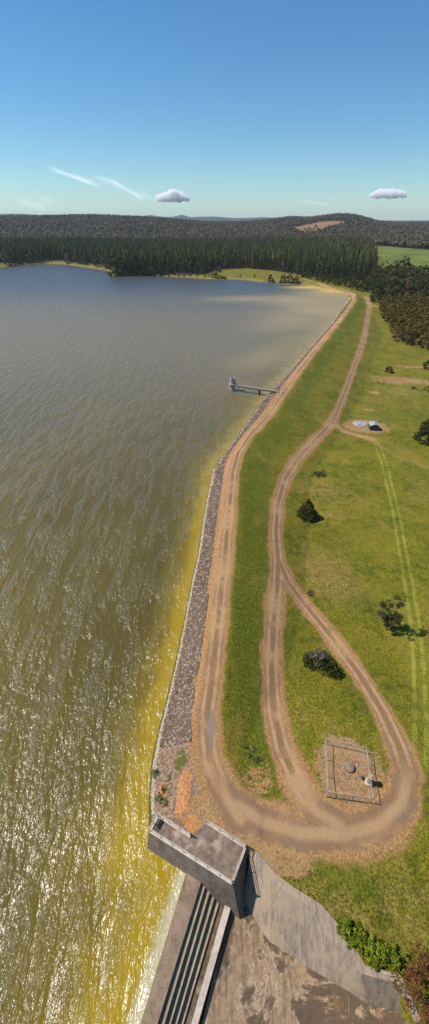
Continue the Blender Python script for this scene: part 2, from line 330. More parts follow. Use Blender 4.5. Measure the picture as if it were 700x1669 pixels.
    ub = n.mix(n.ss(sh, 0.25, 0.5, 1, 0), ub, (0.07, 0.075, 0.02))
    g = n.mix(n.math('MULTIPLY', up, n.ss(n.attr('bare'), .5, .9, 1, 0)), g, ub)
    # gravel road with two wheel lines
    rd = n.attr('rd')
    rut = n.ss(n.math('ABSOLUTE', n.math('SUBTRACT', n.math('ADD', rd, n.math('MULTIPLY', n.math('SUBTRACT', nm, .5), .25)), 0.78)), 0.14, 0.42, 1, 0)
    road = n.mix(n.ss(vf, .3, .75), (0.17, 0.098, 0.055), (0.29, 0.175, 0.10))
    road = n.mix(n.ss(nl, .45, .62), road, n.mix(nf, (0.29, 0.185, 0.095), (0.42, 0.28, 0.15)))
    road = n.mix(n.math('MULTIPLY', n.math('MULTIPLY', n.ss(rd, .5, .25), n.ss(nm, .44, .6)), n.ss(n.attr('rw'), 1.62, 1.9, .75, 0)), road, n.mix(nf, (0.10, 0.085, 0.02), (0.26, 0.18, 0.07)))
    wide = n.ss(n.attr('rw'), 1.65, 1.95)
    road = n.mix(n.math('MULTIPLY', wide, n.ss(n.noise(.33, 5, .7, n.pos((1, 1.6, 1), .2), .8), .47, .6, 0, .8)), road, n.mix(nf, (0.14, 0.10, 0.068), (0.25, 0.175, 0.115)))
    road = n.mix(n.math('MULTIPLY', wide, n.ss(n.attr('rn'), .55, .15, 0, .5)), road, (0.46, 0.32, 0.18))
    road = n.mix(n.math('MULTIPLY', rut, n.math('MULTIPLY', n.ss(nm, .3, .6, .35, 1), n.ss(n.attr('rw'), 1.62, 1.9, 1, .12))), road, n.mix(nf, (0.31, 0.20, 0.125), (0.43, 0.29, 0.185)))
    g = n.mix(n.ss(rdn, 0.85, 1.2, 1, 0), g, road)
    o = n.math('ADD', n.attr('orange'), n.math('MULTIPLY', n.math('SUBTRACT', nm, 0.5), .9))
    g = n.mix(n.ss(o, 0.3, 0.62, 0, 0.92), g, n.mix(n.ss(nf, .4, .6), (0.33, 0.145, 0.055), (0.48, 0.25, 0.115)))
    a = n.math('ADD', n.attr('asph'), n.math('MULTIPLY', n.math('SUBTRACT', nf, 0.5), .5))
    g = n.mix(n.ss(a, 0.4, 0.6, 0, .9), g, n.mix(nf, (0.14, 0.13, 0.125), (0.24, 0.22, 0.20)))
    g = n.mix(n.attr('farm'), g, n.mix(n.ss(n.noise(0.0013, 4, .6, P), .46, .58), (0.012, 0.022, 0.012), (0.05, 0.055, 0.025)))
    g = n.mix(n.math('SUBTRACT', 1.0, n.attr('farm')), g, n.mix(1.0, g, (1.03, .95, .85), 'MULTIPLY'))
    bm = n.bump(n.math('ADD', nf, n.math('MULTIPLY', nm, 1.5)), 0.6, 0.18)
    return n.done(g, 0.95, bm)
me = np_mesh('ground', np.stack([GXf, GYf, GZ], 1), quads, smooth=True, attrs=dict(rn=rn, rd=rd, rw=rw, gt=gt, gt2=gt2, sh=sh, dsh=dam_sh, up=upst, cd=crest_d,
    orange=orange, bare=bare, dry=dry, lush=lush, asph=asph, forest=forest, fieldm=fieldm, clearm=clearm, farm=farm))
tag(link('ground', me, ground_mat()), kind='structure')

# ---------------------------------------------------------------- water
wx = graded([(-1500, -300, 60, 30), (-300, -40, 20, 3), (-40, 12, .8, .5), (12, 60, .6, 1.0), (60, 200, 1, 1.5)])
wy = graded([(-300, -20, 30, 2), (-20, 60, .5, .5), (60, 480, .6, 2.0), (480, 960, 2.5, 8)])
A, B = np.meshgrid(wx, wy); Af, Bf = A.ravel(), B.ravel(); sw = lakedist(Af, Bf); n2, n1 = A.shape
ix = np.arange(n1 * n2).reshape(n2, n1); q = np.stack([ix[:-1, :-1], ix[:-1, 1:], ix[1:, 1:], ix[1:, :-1]], -1).reshape(-1, 4)
q = q[(sw[q].min(1) < 0.6)]
us = np.unique(q); remap = np.zeros(n1 * n2, int); remap[us] = np.arange(len(us))
Aw, Bw = Af[us], Bf[us]
ddam = seg_dist(Aw, Bw, DAMLINE)[0]
yw = np.interp(Bw, [0, 18, 23, 27, 45, 70, 95, 150, 235, 300, 400, 500], [12, 11, 9, 6, 5.6, 5.2, 5.6, 8, 14, 24, 45, 70])
algae = 1 - np.clip(ddam / yw, 0, 2) / 2
def wblob(pts):
    r = np.zeros(Aw.shape)
    for x, y, rx, ry, a, wt in pts:
        c, s_ = math.cos(a), math.sin(a); dx, dy = Aw - x, Bw - y
        r = np.maximum(r, wt * np.exp(-((dx * c + dy * s_) / rx) ** 2 - ((dy * c - dx * s_) / ry) ** 2))
    return r
tanm = wblob([(p[0], p[1]) + r for p, r in zip([(130.14, 507.45), (92.50, 465.37), (50.49, 477.30), (6.17, 465.37), (65.29, 370.35), (94.11, 413.00), (40.28, 271.86), (119.98, 557.08)],
    [(50,55,0,1.0),(60,50,0,.9),(80,28,.1,.65),(80,18,.15,.4),(40,70,-.4,.6),(40,50,0,.8),(22,80,-.5,.5),(40,22,0,.9)])])
yel = wblob([(p[0], p[1]) + r for p, r in zip([(139.00, 536.20), (122.17, 568.09), (100.86, 597.46)], [(30,26,0,.9),(45,20,0,.9),(35,8,0,.6)])])
weird = seg_dist(Aw, Bw, WEIR)[0]
def water_mat():
    n = NT('lake_water'); P = n.pos()
    al = n.attr('algae'); nm = n.noise(0.35, 4, .6, n.pos((1, .5, 1))); nl = n.noise(0.02, 4, .6, P)
    al = n.math('MULTIPLY', al, n.ss(n.attr('yd'), 40, 200, 1, .82))
    v = n.math('ADD', al, n.math('MULTIPLY', n.math('SUBTRACT', nm, .5), .5))
    c = n.mix(n.ss(n.noise(0.012, 3, .6, n.pos((1, .6, 1))), .35, .65), (0.082, 0.060, 0.006), (0.12, 0.086, 0.009))
    c = n.mix(n.ss(n.attr('yd'), 80, 300), c, (0.155, 0.108, 0.032))
    c = n.mix(n.ss(n.attr('yd'), 330, 640), c, (0.035, 0.038, 0.036))
    c = n.mix(n.ss(v, .18, .62, 0, .8), c, (0.15, 0.105, 0.006))
    c = n.mix(n.ss(v, .55, .92, 0, .95), c, n.mix(n.ss(n.attr('yd'), 60, 260), (0.30, 0.20, 0.005), (0.31, 0.22, 0.045)))
    tn = n.math('ADD', n.attr('tanm'), n.math('MULTIPLY', n.math('SUBTRACT', n.noise(.012, 4, .6, n.pos((.5, 1.6, 1))), .5), .7))
    c = n.mix(n.ss(tn, .1, 1.0, 0, .85), c, (0.38, 0.265, 0.085))
    c = n.mix(n.ss(n.attr('yel'), .2, .9, 0, .9), c, (0.62, 0.40, 0.06))
    wv = n.math('ADD', n.attr('weird'), n.math('MULTIPLY', n.math('SUBTRACT', n.noise(1.5, 4, .7, P), .5), 1.6))
    c = n.mix(n.ss(wv, .5, 1.7, .75, 0), c, (0.42, 0.40, 0.26))
    # wind waves: crests roughly along +Y, riding in long bands
    w1 = n.noise(.85, 3, .6, n.pos((1.2, .52, 1), -.12), .5)
    w2 = n.noise(2.6, 2, .6, n.pos((1.2, .5, 1), .3), .4)
    band = n.noise(.30, 3, .5, n.pos((1.1, .3, 1), -.1), .3)
    h = n.math('ADD', n.math('MULTIPLY', w1, 1.0), n.math('MULTIPLY', w2, .4))
    h = n.math('MULTIPLY', h, n.ss(band, .4, .62, .45, 1.2))
    nb = n.bump(h, 1.0, .68)
    fr = n.n.new('ShaderNodeFresnel'); fr.inputs['IOR'].default_value = 1.47; n.l.new(nb, fr.inputs['Normal'])
    df = n.n.new('ShaderNodeBsdfDiffuse'); n.l.new(c, df.inputs[0])
    gl = n.n.new('ShaderNodeBsdfGlossy'); gl.inputs['Roughness'].default_value = .28; gl.inputs[0].default_value = (1, .99, 1, 1); n.l.new(nb, gl.inputs['Normal'])
    mx = n.n.new('ShaderNodeMixShader'); n.l.new(n.math('MINIMUM', fr.outputs[0], .36), mx.inputs[0]); n.l.new(df.outputs[0], mx.inputs[1]); n.l.new(gl.outputs[0], mx.inputs[2])
    n.l.new(mx.outputs[0], n.n['Material Output'].inputs[0]); n.n.remove(n.b)
    return n.m
wm = np_mesh('lake_water', np.stack([Aw, Bw, 0 * Aw], 1), remap[q], smooth=True, attrs=dict(algae=algae, tanm=tanm, yel=yel, weird=weird, yd=Bw))
tag(link('lake_water', wm, water_mat()), kind='structure')

# ---------------------------------------------------------------- materials
def concrete(name, a, b, dark, sc_=0.6, streak=None, lifts=False):
    n = NT(name); P = n.pos()
    c = n.mix(n.ss(n.noise(sc_, 5, .65, P), .35, .65), a, b)
    sv = n.noise(1.4, 4, .7, n.pos((1, 1, .12) if streak is None else streak))
    c = n.mix(n.ss(sv, .5, .7, 0, .75), c, dark)
    c = n.mix(n.ss(n.noise(6, 4, .7, P), .42, .7, 0, .5), c, tuple(x * 1.25 for x in b))
    if lifts:
        sx = n.n.new('ShaderNodeSeparateXYZ'); n.l.new(n.pos((1, 1, 1), .62), sx.inputs[0])
        for ch, per, wd_ in (('Z', 1.25, .05), ('X', 2.4, .03)):
            fr = n.math('FRACT', n.math('DIVIDE', n.math('ADD', sx.outputs[ch], 50.3), per))
            c = n.mix(n.ss(fr, 0, wd_, .55, 0), c, (0.03, 0.024, 0.02))
        c = n.mix(n.ss(n.noise(.9, 5, .75, n.pos((1, 1, .08))), .56, .7, 0, .55), c, (0.30, 0.25, 0.20))
    return n.done(c, .9, n.bump(n.noise(5, 4, .7, P), .6, .05))
M = {}
M['conc_wall'] = concrete('wall_concrete', (0.10, 0.077, 0.06), (0.17, 0.135, 0.105), (0.055, 0.044, 0.036), lifts=True)
M['conc_light'] = concrete('light_concrete', (0.36, 0.30, 0.24), (0.50, 0.43, 0.35), (0.20, 0.16, 0.12))
M['conc_deck'] = simple('deck_gravel', (0.135, 0.095, 0.068), (0.22, 0.16, 0.12), 1.1, .95, .04, c3=(0.36, 0.27, 0.19))
M['conc_slab'] = concrete('weir_concrete', (0.165, 0.112, 0.072), (0.265, 0.19, 0.13), (0.09, 0.062, 0.042), .5, (1, .3, 1))
M['step'] = concrete('step_concrete', (0.25, 0.19, 0.115), (0.35, 0.28, 0.18), (0.15, 0.11, 0.065))
M['channel'] = simple('channel_mud', (0.075, 0.052, 0.033), (0.14, 0.10, 0.065), 1.6, .8, .05, c3=(0.22, 0.17, 0.11))
M['tower'] = concrete('tower_concrete', (0.24, 0.23, 0.20), (0.34, 0.325, 0.29), (0.13, 0.12, 0.105))
M['steel'] = simple('galvanised_steel', (0.22, 0.21, 0.20), (0.30, 0.29, 0.28), 5, .6)
M['rail'] = simple('weathered_pipe', (0.30, 0.25, 0.21), (0.42, 0.37, 0.32), 5, .7)
M['dark'] = simple('dark_opening', (0.02, 0.02, 0.02), (0.035, 0.032, 0.03), 5, .8)
M['timber'] = simple('grey_timber', (0.24, 0.19, 0.15), (0.36, 0.30, 0.24), 3, .85)
M['shed_green'] = simple('dark_shed_steel', (0.035, 0.055, 0.055), (0.05, 0.075, 0.072), 2, .5)
M['shed_roof'] = simple('pale_roof_steel', (0.26, 0.28, 0.25), (0.34, 0.36, 0.32), 1.5, .5)
M['bark'] = simple('bark', (0.10, 0.075, 0.055), (0.19, 0.15, 0.115), 4, .9, .03, obj=True)
M['tank'] = simple('tank_lid_grey', (0.24, 0.25, 0.26), (0.33, 0.34, 0.35), .8, .7, c3=(0.18, 0.18, 0.18))
def apron_mat():
    n = NT('spillway_floor_concrete'); P = n.pos()
    wv = n.noise(.16, 3, .6, P); f = n.noise(1.6, 6, .72, P)
    a = n.noise(.17, 7, .72, P, .5); b_ = n.noise(.33, 6, .75, P, 1.1)
    c = n.mix(n.ss(f, .3, .7), (0.21, 0.135, 0.080), (0.36, 0.25, 0.150))
    c = n.mix(n.ss(wv, .47, .6), c, n.mix(f, (0.30, 0.19, 0.09), (0.46, 0.32, 0.17)))
    c = n.mix(n.ss(a, .475, .535, 0, .9), c, n.mix(f, (0.055, 0.036, 0.024), (0.13, 0.09, 0.058)))
    c = n.mix(n.ss(n.math('ABSOLUTE', n.math('SUBTRACT', a, .477)), .0, .008, .8, 0), c, (0.50, 0.43, 0.34))
    c = n.mix(n.ss(n.math('ABSOLUTE', n.math('SUBTRACT', b_, .5)), .0, .007, .7, 0), c, (0.04, 0.03, 0.022))
    c = n.mix(n.ss(n.noise(.5, 3, .6, n.pos((1, .5, 1), .5)), .60, .74, 0, .5), c, (0.24, 0.12, 0.05))
    c = n.mix(n.ss(n.noise(.9, 5, .7, n.pos((1.5, .12, 1), .35)), .5, .66, 0, .55), c, (0.10, 0.066, 0.042))
    return n.done(c, .92, n.bump(f, .35, .03))
def bank_mat():
    n = NT('bank_lining_concrete'); P = n.pos(); f = n.noise(4, 5, .7, P)
    st = n.noise(1.3, 6, .7, n.pos((2.2, .25, .35), -.1))
    c = n.mix(n.ss(st, .35, .65), (0.21, 0.155, 0.112), (0.36, 0.28, 0.205))
    c = n.mix(n.ss(n.noise(.22, 5, .7, P), .5, .6, 0, .7), c, (0.38, 0.28, 0.18))
    c = n.mix(n.ss(f, .55, .72, 0, .7), c, (0.13, 0.10, 0.08))
    c = n.mix(n.ss(n.noise(9, 3, .7, P), .62, .7, 0, .6), c, (0.6, 0.54, 0.46))
    sx = n.n.new('ShaderNodeSeparateXYZ'); n.l.new(n.pos((1, 1, 1), .75), sx.inputs[0])
    fr = n.math('FRACT', n.math('DIVIDE', n.math('ADD', n.math('ADD', sx.outputs['X'], n.math('MULTIPLY', f, .12)), 50.6), 4.2)); c = n.mix(n.ss(fr, 0, .02, .6, 0), c, (0.05, 0.04, 0.03))
    return n.done(c, .92, n.bump(f, .6, .05))

# ---------------------------------------------------------------- spillway
spw = empty('spillway', [(-1.39, 9.80)][0] + (-2.0,))
tag(spw, 'stepped concrete spillway with narrow black slots and stained floor at the water edge', 'spillway')
def onto(o, root):      # parent keeping world coordinates
    o.parent = root; o.matrix_parent_inverse = Matrix.Translation(-Vector(root.location)); return o
def strip(lt, lb, rt, rb, z, thick, name, mat, ext=6.0):
    lt, lb, rt, rb = (Vector((p[0], p[1], z)) for p in (lt, lb, rt, rb))
    lb = lb + (lb - lt).normalized() * ext; rb = rb + (rb - rt).normalized() * ext
    m = MB().prism([lt, rt, rb, lb], [p - Vector((0, 0, thick)) for p in (lt, rt, rb, lb)])
    return onto(m.build(name, mat), spw)
s0 = [(-3.37, 17.18), (-7.48, 4.84), (-1.37, 16.58), (-5.75, 4.84)]
strip(*s0, 0.14, 4.0, 'weir_crest', M['conc_slab'])
tl = Vector([(-1.39, 16.87)][0]); bl = Vector([(-5.66, 4.93)][0])
tr = Vector([(1.22, 15.98)][0]); br = Vector([(-3.27, 4.93)][0])
for k in range(4):
    a0, a1 = k / 4, (k + 1) / 4; z = -0.32 - 0.50 * k
    q4 = [tl.lerp(tr, a0), bl.lerp(br, a0), tl.lerp(tr, a1), bl.lerp(br, a1)]
    if k == 0: q4[0] = Vector(s0[2]); q4[1] = Vector(s0[3])
    e = 0.004 * (k + 1)
    st = strip(q4[0], q4[1], q4[2], q4[3], z, 3 - z * 0 - .01 * k, 'step', M['step'])
c0 = [(0.93, 16.24), (-3.32, 5.01), (2.48, 16.24), (-2.43, 5.01)]
strip(*c0, -2.1, 1.5, 'channel_floor', M['channel'])
w0 = [(1.58, 14.94), (-2.41, 4.96), (2.41, 14.94), (-1.71, 4.96)]
strip(*w0, -1.5, 3.0, 'divider_wall', M['conc_light'])
# sloping floor, a gently uneven sheet
FL = [(2.54, 15.67, -2.20), (-1.34, 5.02, -2.20), (-2.00, 3.79, -2.20), (21.37, 1.60, -3.60), (22.68, 4.86, -3.40), (21.52, 5.59, -3.30), (16.69, 6.53, -3.30), (14.91, 7.37, -3.30), (10.96, 9.07, -3.30), (6.51, 11.23, -3.20), (5.17, 12.62, -3.10), (5.07, 17.06, -3.00)]
def sheet(poly, name, mat, nz=0.04, sub=4):
    bm = bmesh.new(); f = bm.faces.new([bm.verts.new(p) for p in poly])
    bmesh.ops.triangulate(bm, faces=[f]); bmesh.ops.subdivide_edges(bm, edges=bm.edges, cuts=sub, use_grid_fill=True)
    rr = random.Random(4)
    for v in bm.verts: v.co.z += rr.uniform(-nz, nz)
    bmesh.ops.recalc_face_normals(bm, faces=bm.faces)
    me = bpy.data.meshes.new(name); bm.to_mesh(me); bm.free()
    return onto(link(name, me, mat), spw)
FL[2] = (FL[2][0] - 3, FL[2][1] - 6, -2.4); FL[3] = (FL[3][0] + 4, FL[3][1] - 6, -3.6); FL[4] = (FL[4][0] + 4, FL[4][1], -3.4)
sheet(FL, 'chute_floor', apron_mat(), .02)
BOT = [(3.50, 14.44, -3.15), (6.50, 11.13, -3.22), (8.53, 10.18, -3.25), (10.94, 8.98, -3.30), (14.88, 7.28, -3.30), (16.67, 6.45, -3.32), (21.49, 5.51, -3.32), (22.65, 4.77, -3.40), (24.48, 3.08, -3.50)]
bm = bmesh.new(); tz = [zof(p[0] + 1.0, p[1] + 1.0) + .05 for p in BANKTOP]
rings = [[(p[0] + .62, p[1] + .62, z_ - .6) for p, z_ in zip(BANKTOP, tz)], [(p[0] + .6, p[1] + .6, z_ + .02) for p, z_ in zip(BANKTOP, tz)],
         [(p[0], p[1], z_) for p, z_ in zip(BANKTOP, tz)], [(p[0], p[1], p[2] - .1) for p in BOT]]
rings = [[bm.verts.new(p) for p in rg_] for rg_ in rings]
for a_, b_ in zip(rings, rings[1:]):
    for i in range(len(BANKTOP) - 1): bm.faces.new((a_[i], a_[i + 1], b_[i + 1], b_[i]))
bmesh.ops.subdivide_edges(bm, edges=bm.edges, cuts=3, use_grid_fill=True)
bmesh.ops.recalc_face_normals(bm, faces=bm.faces)
me = bpy.data.meshes.new('bank_lining'); bm.to_mesh(me); bm.free(); onto(link('bank_lining', me, bank_mat()), spw)
# raised joints on the floor
for pa, pb, wd in (([(7.43, 9.97, -3.18)], [(5.50, 4.24, -3.30)], .16), ([(14.83, 7.10, -3.26)], [(13.67, 3.85, -3.40)], .08)):
    onto(MB().beam(Vector(pa[0]) + Vector((0, 0, .1)), Vector(pb[0]) + Vector((0, 0, .1)), wd, .2).build('floor_joint', M['conc_slab']), spw)
# pier at the bottom-left end of the crest
pz = [(-6.65, 5.12)][0]
onto(MB().box((pz[0] - .5, pz[1] - 1.6, -.6), (2.0, 1.2, 3.4), -.35, .05).build('pier', M['conc_slab']), spw)

# ---------------------------------------------------------------- abutment block beside the spillway
Z1 = 2.75
bt = [(-7.45, 21.85), (-3.17, 19.60), (-0.95, 21.17), (3.95, 18.47), (2.15, 14.98), (-8.36, 20.18)]
bc = [(3.19, 12.69, -3.20)][0]
bdp = [(4.33, 18.09, 0.60)][0]; bb = [(-8.72, 19.21, 0.00)][0]
def ext(a, b, k): return (a[0] + (b[0] - a[0]) * k, a[1] + (b[1] - a[1]) * k)
zb = -3.4
b3 = ext(bt[3], bdp, (Z1 - zb) / (Z1 - .6)); b5 = ext(bt[5], bb, (Z1 - zb) / Z1)
bot = [bt[0], bt[1], bt[2], b3, bc[:2], b5]
blk = empty('spillway_abutment', (bt[4][0], bt[4][1], 0)); tag(blk, 'angled concrete abutment platform with pale railings above the spillway', 'abutment')
def ontob(o): o.parent = blk; o.matrix_parent_inverse = Matrix.Translation(-Vector(blk.location)); return o
ontob(MB().prism([(p[0], p[1], Z1 - .12) for p in bt], [(p[0], p[1], zb) for p in bot]).build('retaining_wall', M['conc_wall']))
cen = Vector((sum(p[0] for p in bt) / 6, sum(p[1] for p in bt) / 6))
ontob(MB().prism([(cen.x + (p[0] - cen.x) * 1.0, cen.y + (p[1] - cen.y) * 1.0, Z1 - .02) for p in bt], [(p[0], p[1], Z1 - .118) for p in bt]).build('deck', M['conc_deck']))
def inset(p, d):
    v = Vector(p) - cen; return Vector(p) - v.normalized() * d
def kerb_rail(a, b, post_gap=1.7):
    a = inset(a, .14); b = inset(b, .14)
    A3, B3 = Vector((a.x, a.y, Z1 + .14)), Vector((b.x, b.y, Z1 + .14))
    ontob(MB().beam(A3, B3, .26, .16).build('kerb', M['conc_light']))
    m = MB(); n = max(1, round((b - a).length / post_gap))
    for i in range(n + 1):
        p = A3.lerp(B3, i / n); m.bar(p, p + Vector((0, 0, 1.0)), .035, 6)
    for hh in (.55, 1.0): m.bar(A3 + Vector((0, 0, hh)), B3 + Vector((0, 0, hh)), .04 if hh < 1 else .06, 6)
    ontob(m.build('railing', M['conc_light']))
kerb_rail(bt[0], bt[1]); kerb_rail(bt[2], bt[3]); kerb_rail(bt[3], bt[4]); kerb_rail(bt[4], bt[5]); kerb_rail(bt[5], bt[0], 1.0)
g0 = Vector(inset(bt[5], .9)); 
ga = [(-6.96, 20.97)][0]
ontob(MB().box((ga[0], ga[1], Z1 + .02), (1.0, .6, .07), 1.1, .01).build('access_hatch', M['dark']))

# ---------------------------------------------------------------- intake tower and footbridge
tb = [(8.48, 196.16, 0.00)][0]
tw = empty('intake_tower', (tb[0], tb[1], 0)); tag(tw, 'round grey concrete intake tower standing in the lake with a wide collar', 'water tower')
def build(m, name, mat, root, smooth=False):
    return m.build(name, mat, root, smooth)
build(MB().lathe((0, 0, -3), [(1.35, 0), (1.25, 5.6)], 28), 'lower_shaft', M['tower'], tw, False)
build(MB().lathe((0, 0, 2.6), [(1.3, 0), (1.95, .25), (1.95, .55), (1.2, .56)], 28), 'collar', M['tower'], tw)
build(MB().lathe((0, 0, 3.161), [(1.12, 0), (1.12, 2.3), (1.3, 2.35), (1.3, 2.7), (.95, 2.7), (.9, 2.0)], 28), 'upper_shaft', M['tower'], tw)
build(MB().lathe((0, 0, 5.2), [(.93, 0), (.93, .25)], 24), 'well_opening', M['dark'], tw)
m = MB()
for i in range(10):
    a = 2 * math.pi * i / 10; p = Vector((1.85 * math.cos(a), 1.85 * math.sin(a), 3.15)); m.bar(p, p + Vector((0, 0, 1)), .035, 5)
    a2 = 2 * math.pi * (i + 1) / 10; m.bar(p + Vector((0, 0, 1)), (1.85 * math.cos(a2), 1.85 * math.sin(a2), 4.15), .035, 5)
build(m, 'collar_railing', M['steel'], tw)
build(MB().box((1.08, -.35, 4.0), (.14, .7, 1.6)), 'door', M['dark'], tw)
br0 = Vector([(10.37, 194.63, 3.00)][0]); br1 = Vector([(30.42, 185.97, 2.75)][0])
bri = empty('footbridge', br1); tag(bri, 'long narrow footbridge with thin handrails running from the dam wall to the intake tower', 'footbridge')
def rel(v): return Vector(v) - br1
d = (br1 - br0).normalized(); pp = Vector((-d.y, d.x, 0)).normalized()
build(MB().beam(rel(br0), rel(br1), 1.3, .14), 'deck', M['timber'], bri)
for s_ in (-1, 1):
    build(MB().beam(rel(br0 + pp * .5 * s_ - Vector((0, 0, .141))), rel(br1 + pp * .5 * s_ - Vector((0, 0, .141))), .16, .5), 'girder', M['bark'], bri)
    m = MB(); n = 12
    for i in range(n + 1):
        p = rel(br0.lerp(br1, i / n) + pp * .62 * s_); m.bar(p, p + Vector((0, 0, 1.1)), .045, 6)
    for hh in (.55, 1.1): m.bar(rel(br0 + pp * .62 * s_) + Vector((0, 0, hh)), rel(br1 + pp * .62 * s_) + Vector((0, 0, hh)), .035, 6)
    build(m, 'handrail', M['steel'], bri)
pc = br0.lerp(br1, .52); build(MB().box(rel((pc.x, pc.y, -.1)), (.55, 1.2, 4.9), math.atan2(d.y, d.x), .04), 'pier', M['dark'], bri)
build(MB().box(rel(br1 + d * .2 + Vector((0, 0, -.3))), (1.4, 2.0, .8), math.atan2(d.y, d.x), .05), 'abutment', M['conc_light'], bri)
m = MB()
for s_ in (-1, 1): m.bar(rel(br1 - d * 1.2 + pp * .62 * s_), rel(br1 - d * 1.2 + pp * .62 * s_ + Vector((0, 0, 1.9))), .07, 6)
m.bar(rel(br1 - d * 1.2 + pp * .62 + Vector((0, 0, 1.9))), rel(br1 - d * 1.2 - pp * .62 + Vector((0, 0, 1.9))), .06, 6)
build(m, 'gate_frame', M['dark'], bri)

# ---------------------------------------------------------------- fences and compounds
def fence(pts, ht, name, label, gap, mesh_gap, rad=.035, gate=None, mt='steel'):
    c = Vector((sum(p[0] for p in pts) / len(pts), sum(p[1] for p in pts) / len(pts), 0)); c.z = zof(c.x, c.y)
    root = empty(name, c); tag(root, label, 'fence')
    P = [Vector((p[0], p[1], zof(p[0], p[1]))) - c for p in pts]
    up = Vector((0, 0, ht))
    for i in range(len(P)):
        a, b = P[i], P[(i + 1) % len(P)]; L = (b - a).length; n = max(1, round(L / gap))
        m = MB(); m.bar(a + up, b + up, rad, 6); m.bar(a + Vector((0, 0, .1)), b + Vector((0, 0, .1)), rad * .6, 5)
        build(m, 'rail', M[mt], root)
        for k in range(n):
            p = a.lerp(b, k / n); r_ = rad * (1.3 if k == 0 else 1)
            build(MB().bar(p - Vector((0, 0, .2)), p + up, r_, 7), 'post', M[mt], root)
        m = MB(); s_ = 0.0; dv = (b - a) / L
        while s_ < L:
            for sg in (1, -1):
                e = s_ + sg * ht
                t0, t1 = 0.0, 1.0
                if e > L: t1 = (L - s_) / ht
                if e < 0: t1 = s_ / ht
                m.bar(a + dv * s_ + Vector((0, 0, .05)), a + dv * (s_ + (e - s_) * t1) + Vector((0, 0, .05 + (ht - .05) * t1)), .007, 3)
            s_ += mesh_gap
        build(m, 'chain_link', M[mt], root)
        if gate == i:
            for f0 in (.42, .62):
                p = a.lerp(b, f0); build(MB().bar(p, p + up * 1.05, rad * 1.6, 7), 'gate_post', M[mt], root)
    return root
C1 = [(16.60, 31.52), (22.14, 30.07), (20.95, 23.49), (15.15, 24.19)]
fence(C1, 1.7, 'chain_link_fence', 'square chain-link fence with grey posts around the well cover inside the road loop', 2.6, .35, .045, gate=2, mt='rail')
C2 = [(60.27, 176.15), (73.57, 170.26), (67.91, 155.76), (55.27, 162.40)]
fence(C2, 1.3, 'wire_fence', 'rectangular wire fence around the dark shed and flat grey tank', 3.0, .8, .022)
# well cover
p = [(19.24, 27.91)][0]; z = zof(*p)
r_ = empty('well_cover', (p[0], p[1], z)); tag(r_, 'low round stone well cover in the middle of the fenced square', 'well')
build(MB().lathe((0, 0, -.1), [(.72, 0), (.70, .55), (.60, .56)], 12), 'stone_ring', M['conc_slab'], r_)
build(MB().lathe((0, 0, .45), [(.58, 0), (.58, .05), (.1, .09)], 20), 'lid', M['conc_slab'], r_)
build(MB().bar((-.15, 0, .54), (.15, 0, .56), .02, 5), 'lid_handle', M['dark'], r_)
p = [(21.44, 25.95)][0]; z = zof(*p)
r_ = empty('valve_pillar', (p[0], p[1], z)); tag(r_, 'pale cylindrical valve pillar with a stepped cap beside the right side of the fenced square', 'pillar')
build(MB().lathe((0, 0, -.1), [(.55, 0), (.55, .5), (.5, .55)], 20), 'base', M['conc_light'], r_)
build(MB().lathe((0, 0, .451), [(.34, 0), (.34, 1.25)], 20), 'column', M['step'], r_)
build(MB().lathe((0, 0, 1.702), [(.42, 0), (.42, .2), (.2, .26), (.12, .4)], 20), 'cap', M['step'], r_)
p = [(20.63, 26.42)][0]; z = zof(*p)
r_ = empty('control_box', (p[0], p[1], z)); tag(r_, 'small dark metal control box on a stub post left of the pale valve pillar', 'control box')
build(MB().box((0, 0, .55), (.38, .3, .45), .2, .02), 'cabinet', M['shed_green'], r_); build(MB().bar((0, 0, -.05), (0, 0, .34), .06, 8), 'post', M['steel'], r_)
for (px_, lab, rr) in (([(20.53, 28.35)][0], 'small white marker stone right of the round well cover', .16), ([(18.12, 30.27)][0], 'tiny white marker stone near the top left corner of the fenced square', .13)):
    bm = bmesh.new(); bmesh.ops.create_icosphere(bm, subdivisions=2, radius=rr)
    for v in bm.verts: v.co *= random.Random(v.index).uniform(.8, 1.15); v.co.z *= .7
    me = bpy.data.meshes.new('marker_stone'); bm.to_mesh(me); bm.free()
    o = link('marker_stone', me, M['shed_roof'], None, (px_[0], px_[1], zof(*px_) + rr * .4)); tag(o, lab, 'stone', 'white stones in the fenced square')
# flat tank and shed
p = [(62.41, 168.01)][0]; z = zof(*p)
r_ = empty('tank', (p[0], p[1], z)); tag(r_, 'wide flat round grey tank lid set in the gravel left of the dark shed', 'tank')
build(MB().lathe((0, 0, -.2), [(2.95, 0), (2.95, .42), (2.8, .46)], 36), 'tank_wall', M['conc_light'], r_)
build(MB().lathe((0, 0, .262), [(2.78, 0), (2.7, .06), (.4, .22)], 36), 'lid', M['tank'], r_)
build(MB().box((-.9, -2.0, .40), (.7, .5, .14), 0, .02), 'hatch', M['dark'], r_)
p = [(66.03, 160.77)][0]; z = zof(*p)
r_ = empty('shed', (p[0], p[1], z), -.12); tag(r_, 'small dark green shed with a pale metal roof beside the flat tank', 'shed')
hw, L_, hh, rh = 1.75, 3.6, 2.1, 2.75
prof = [(-hw, hh), (0, rh), (hw, hh), (hw, -.1), (-hw, -.1)]
build(MB().prism([(x, 0, zz) for x, zz in prof], [(x, L_, zz) for x, zz in prof]), 'wall', M['shed_green'], r_)
for s_ in (-1, 1):
    m = MB(); q4 = [(0, rh + .02), (s_ * (hw + .2), hh - .06), (s_ * (hw + .2), hh), (0, rh + .08)]
    m.prism([(x, -.2, zz) for x, zz in q4], [(x, L_ + .2, zz) for x, zz in q4]); build(m, 'roof', M['shed_roof'], r_)
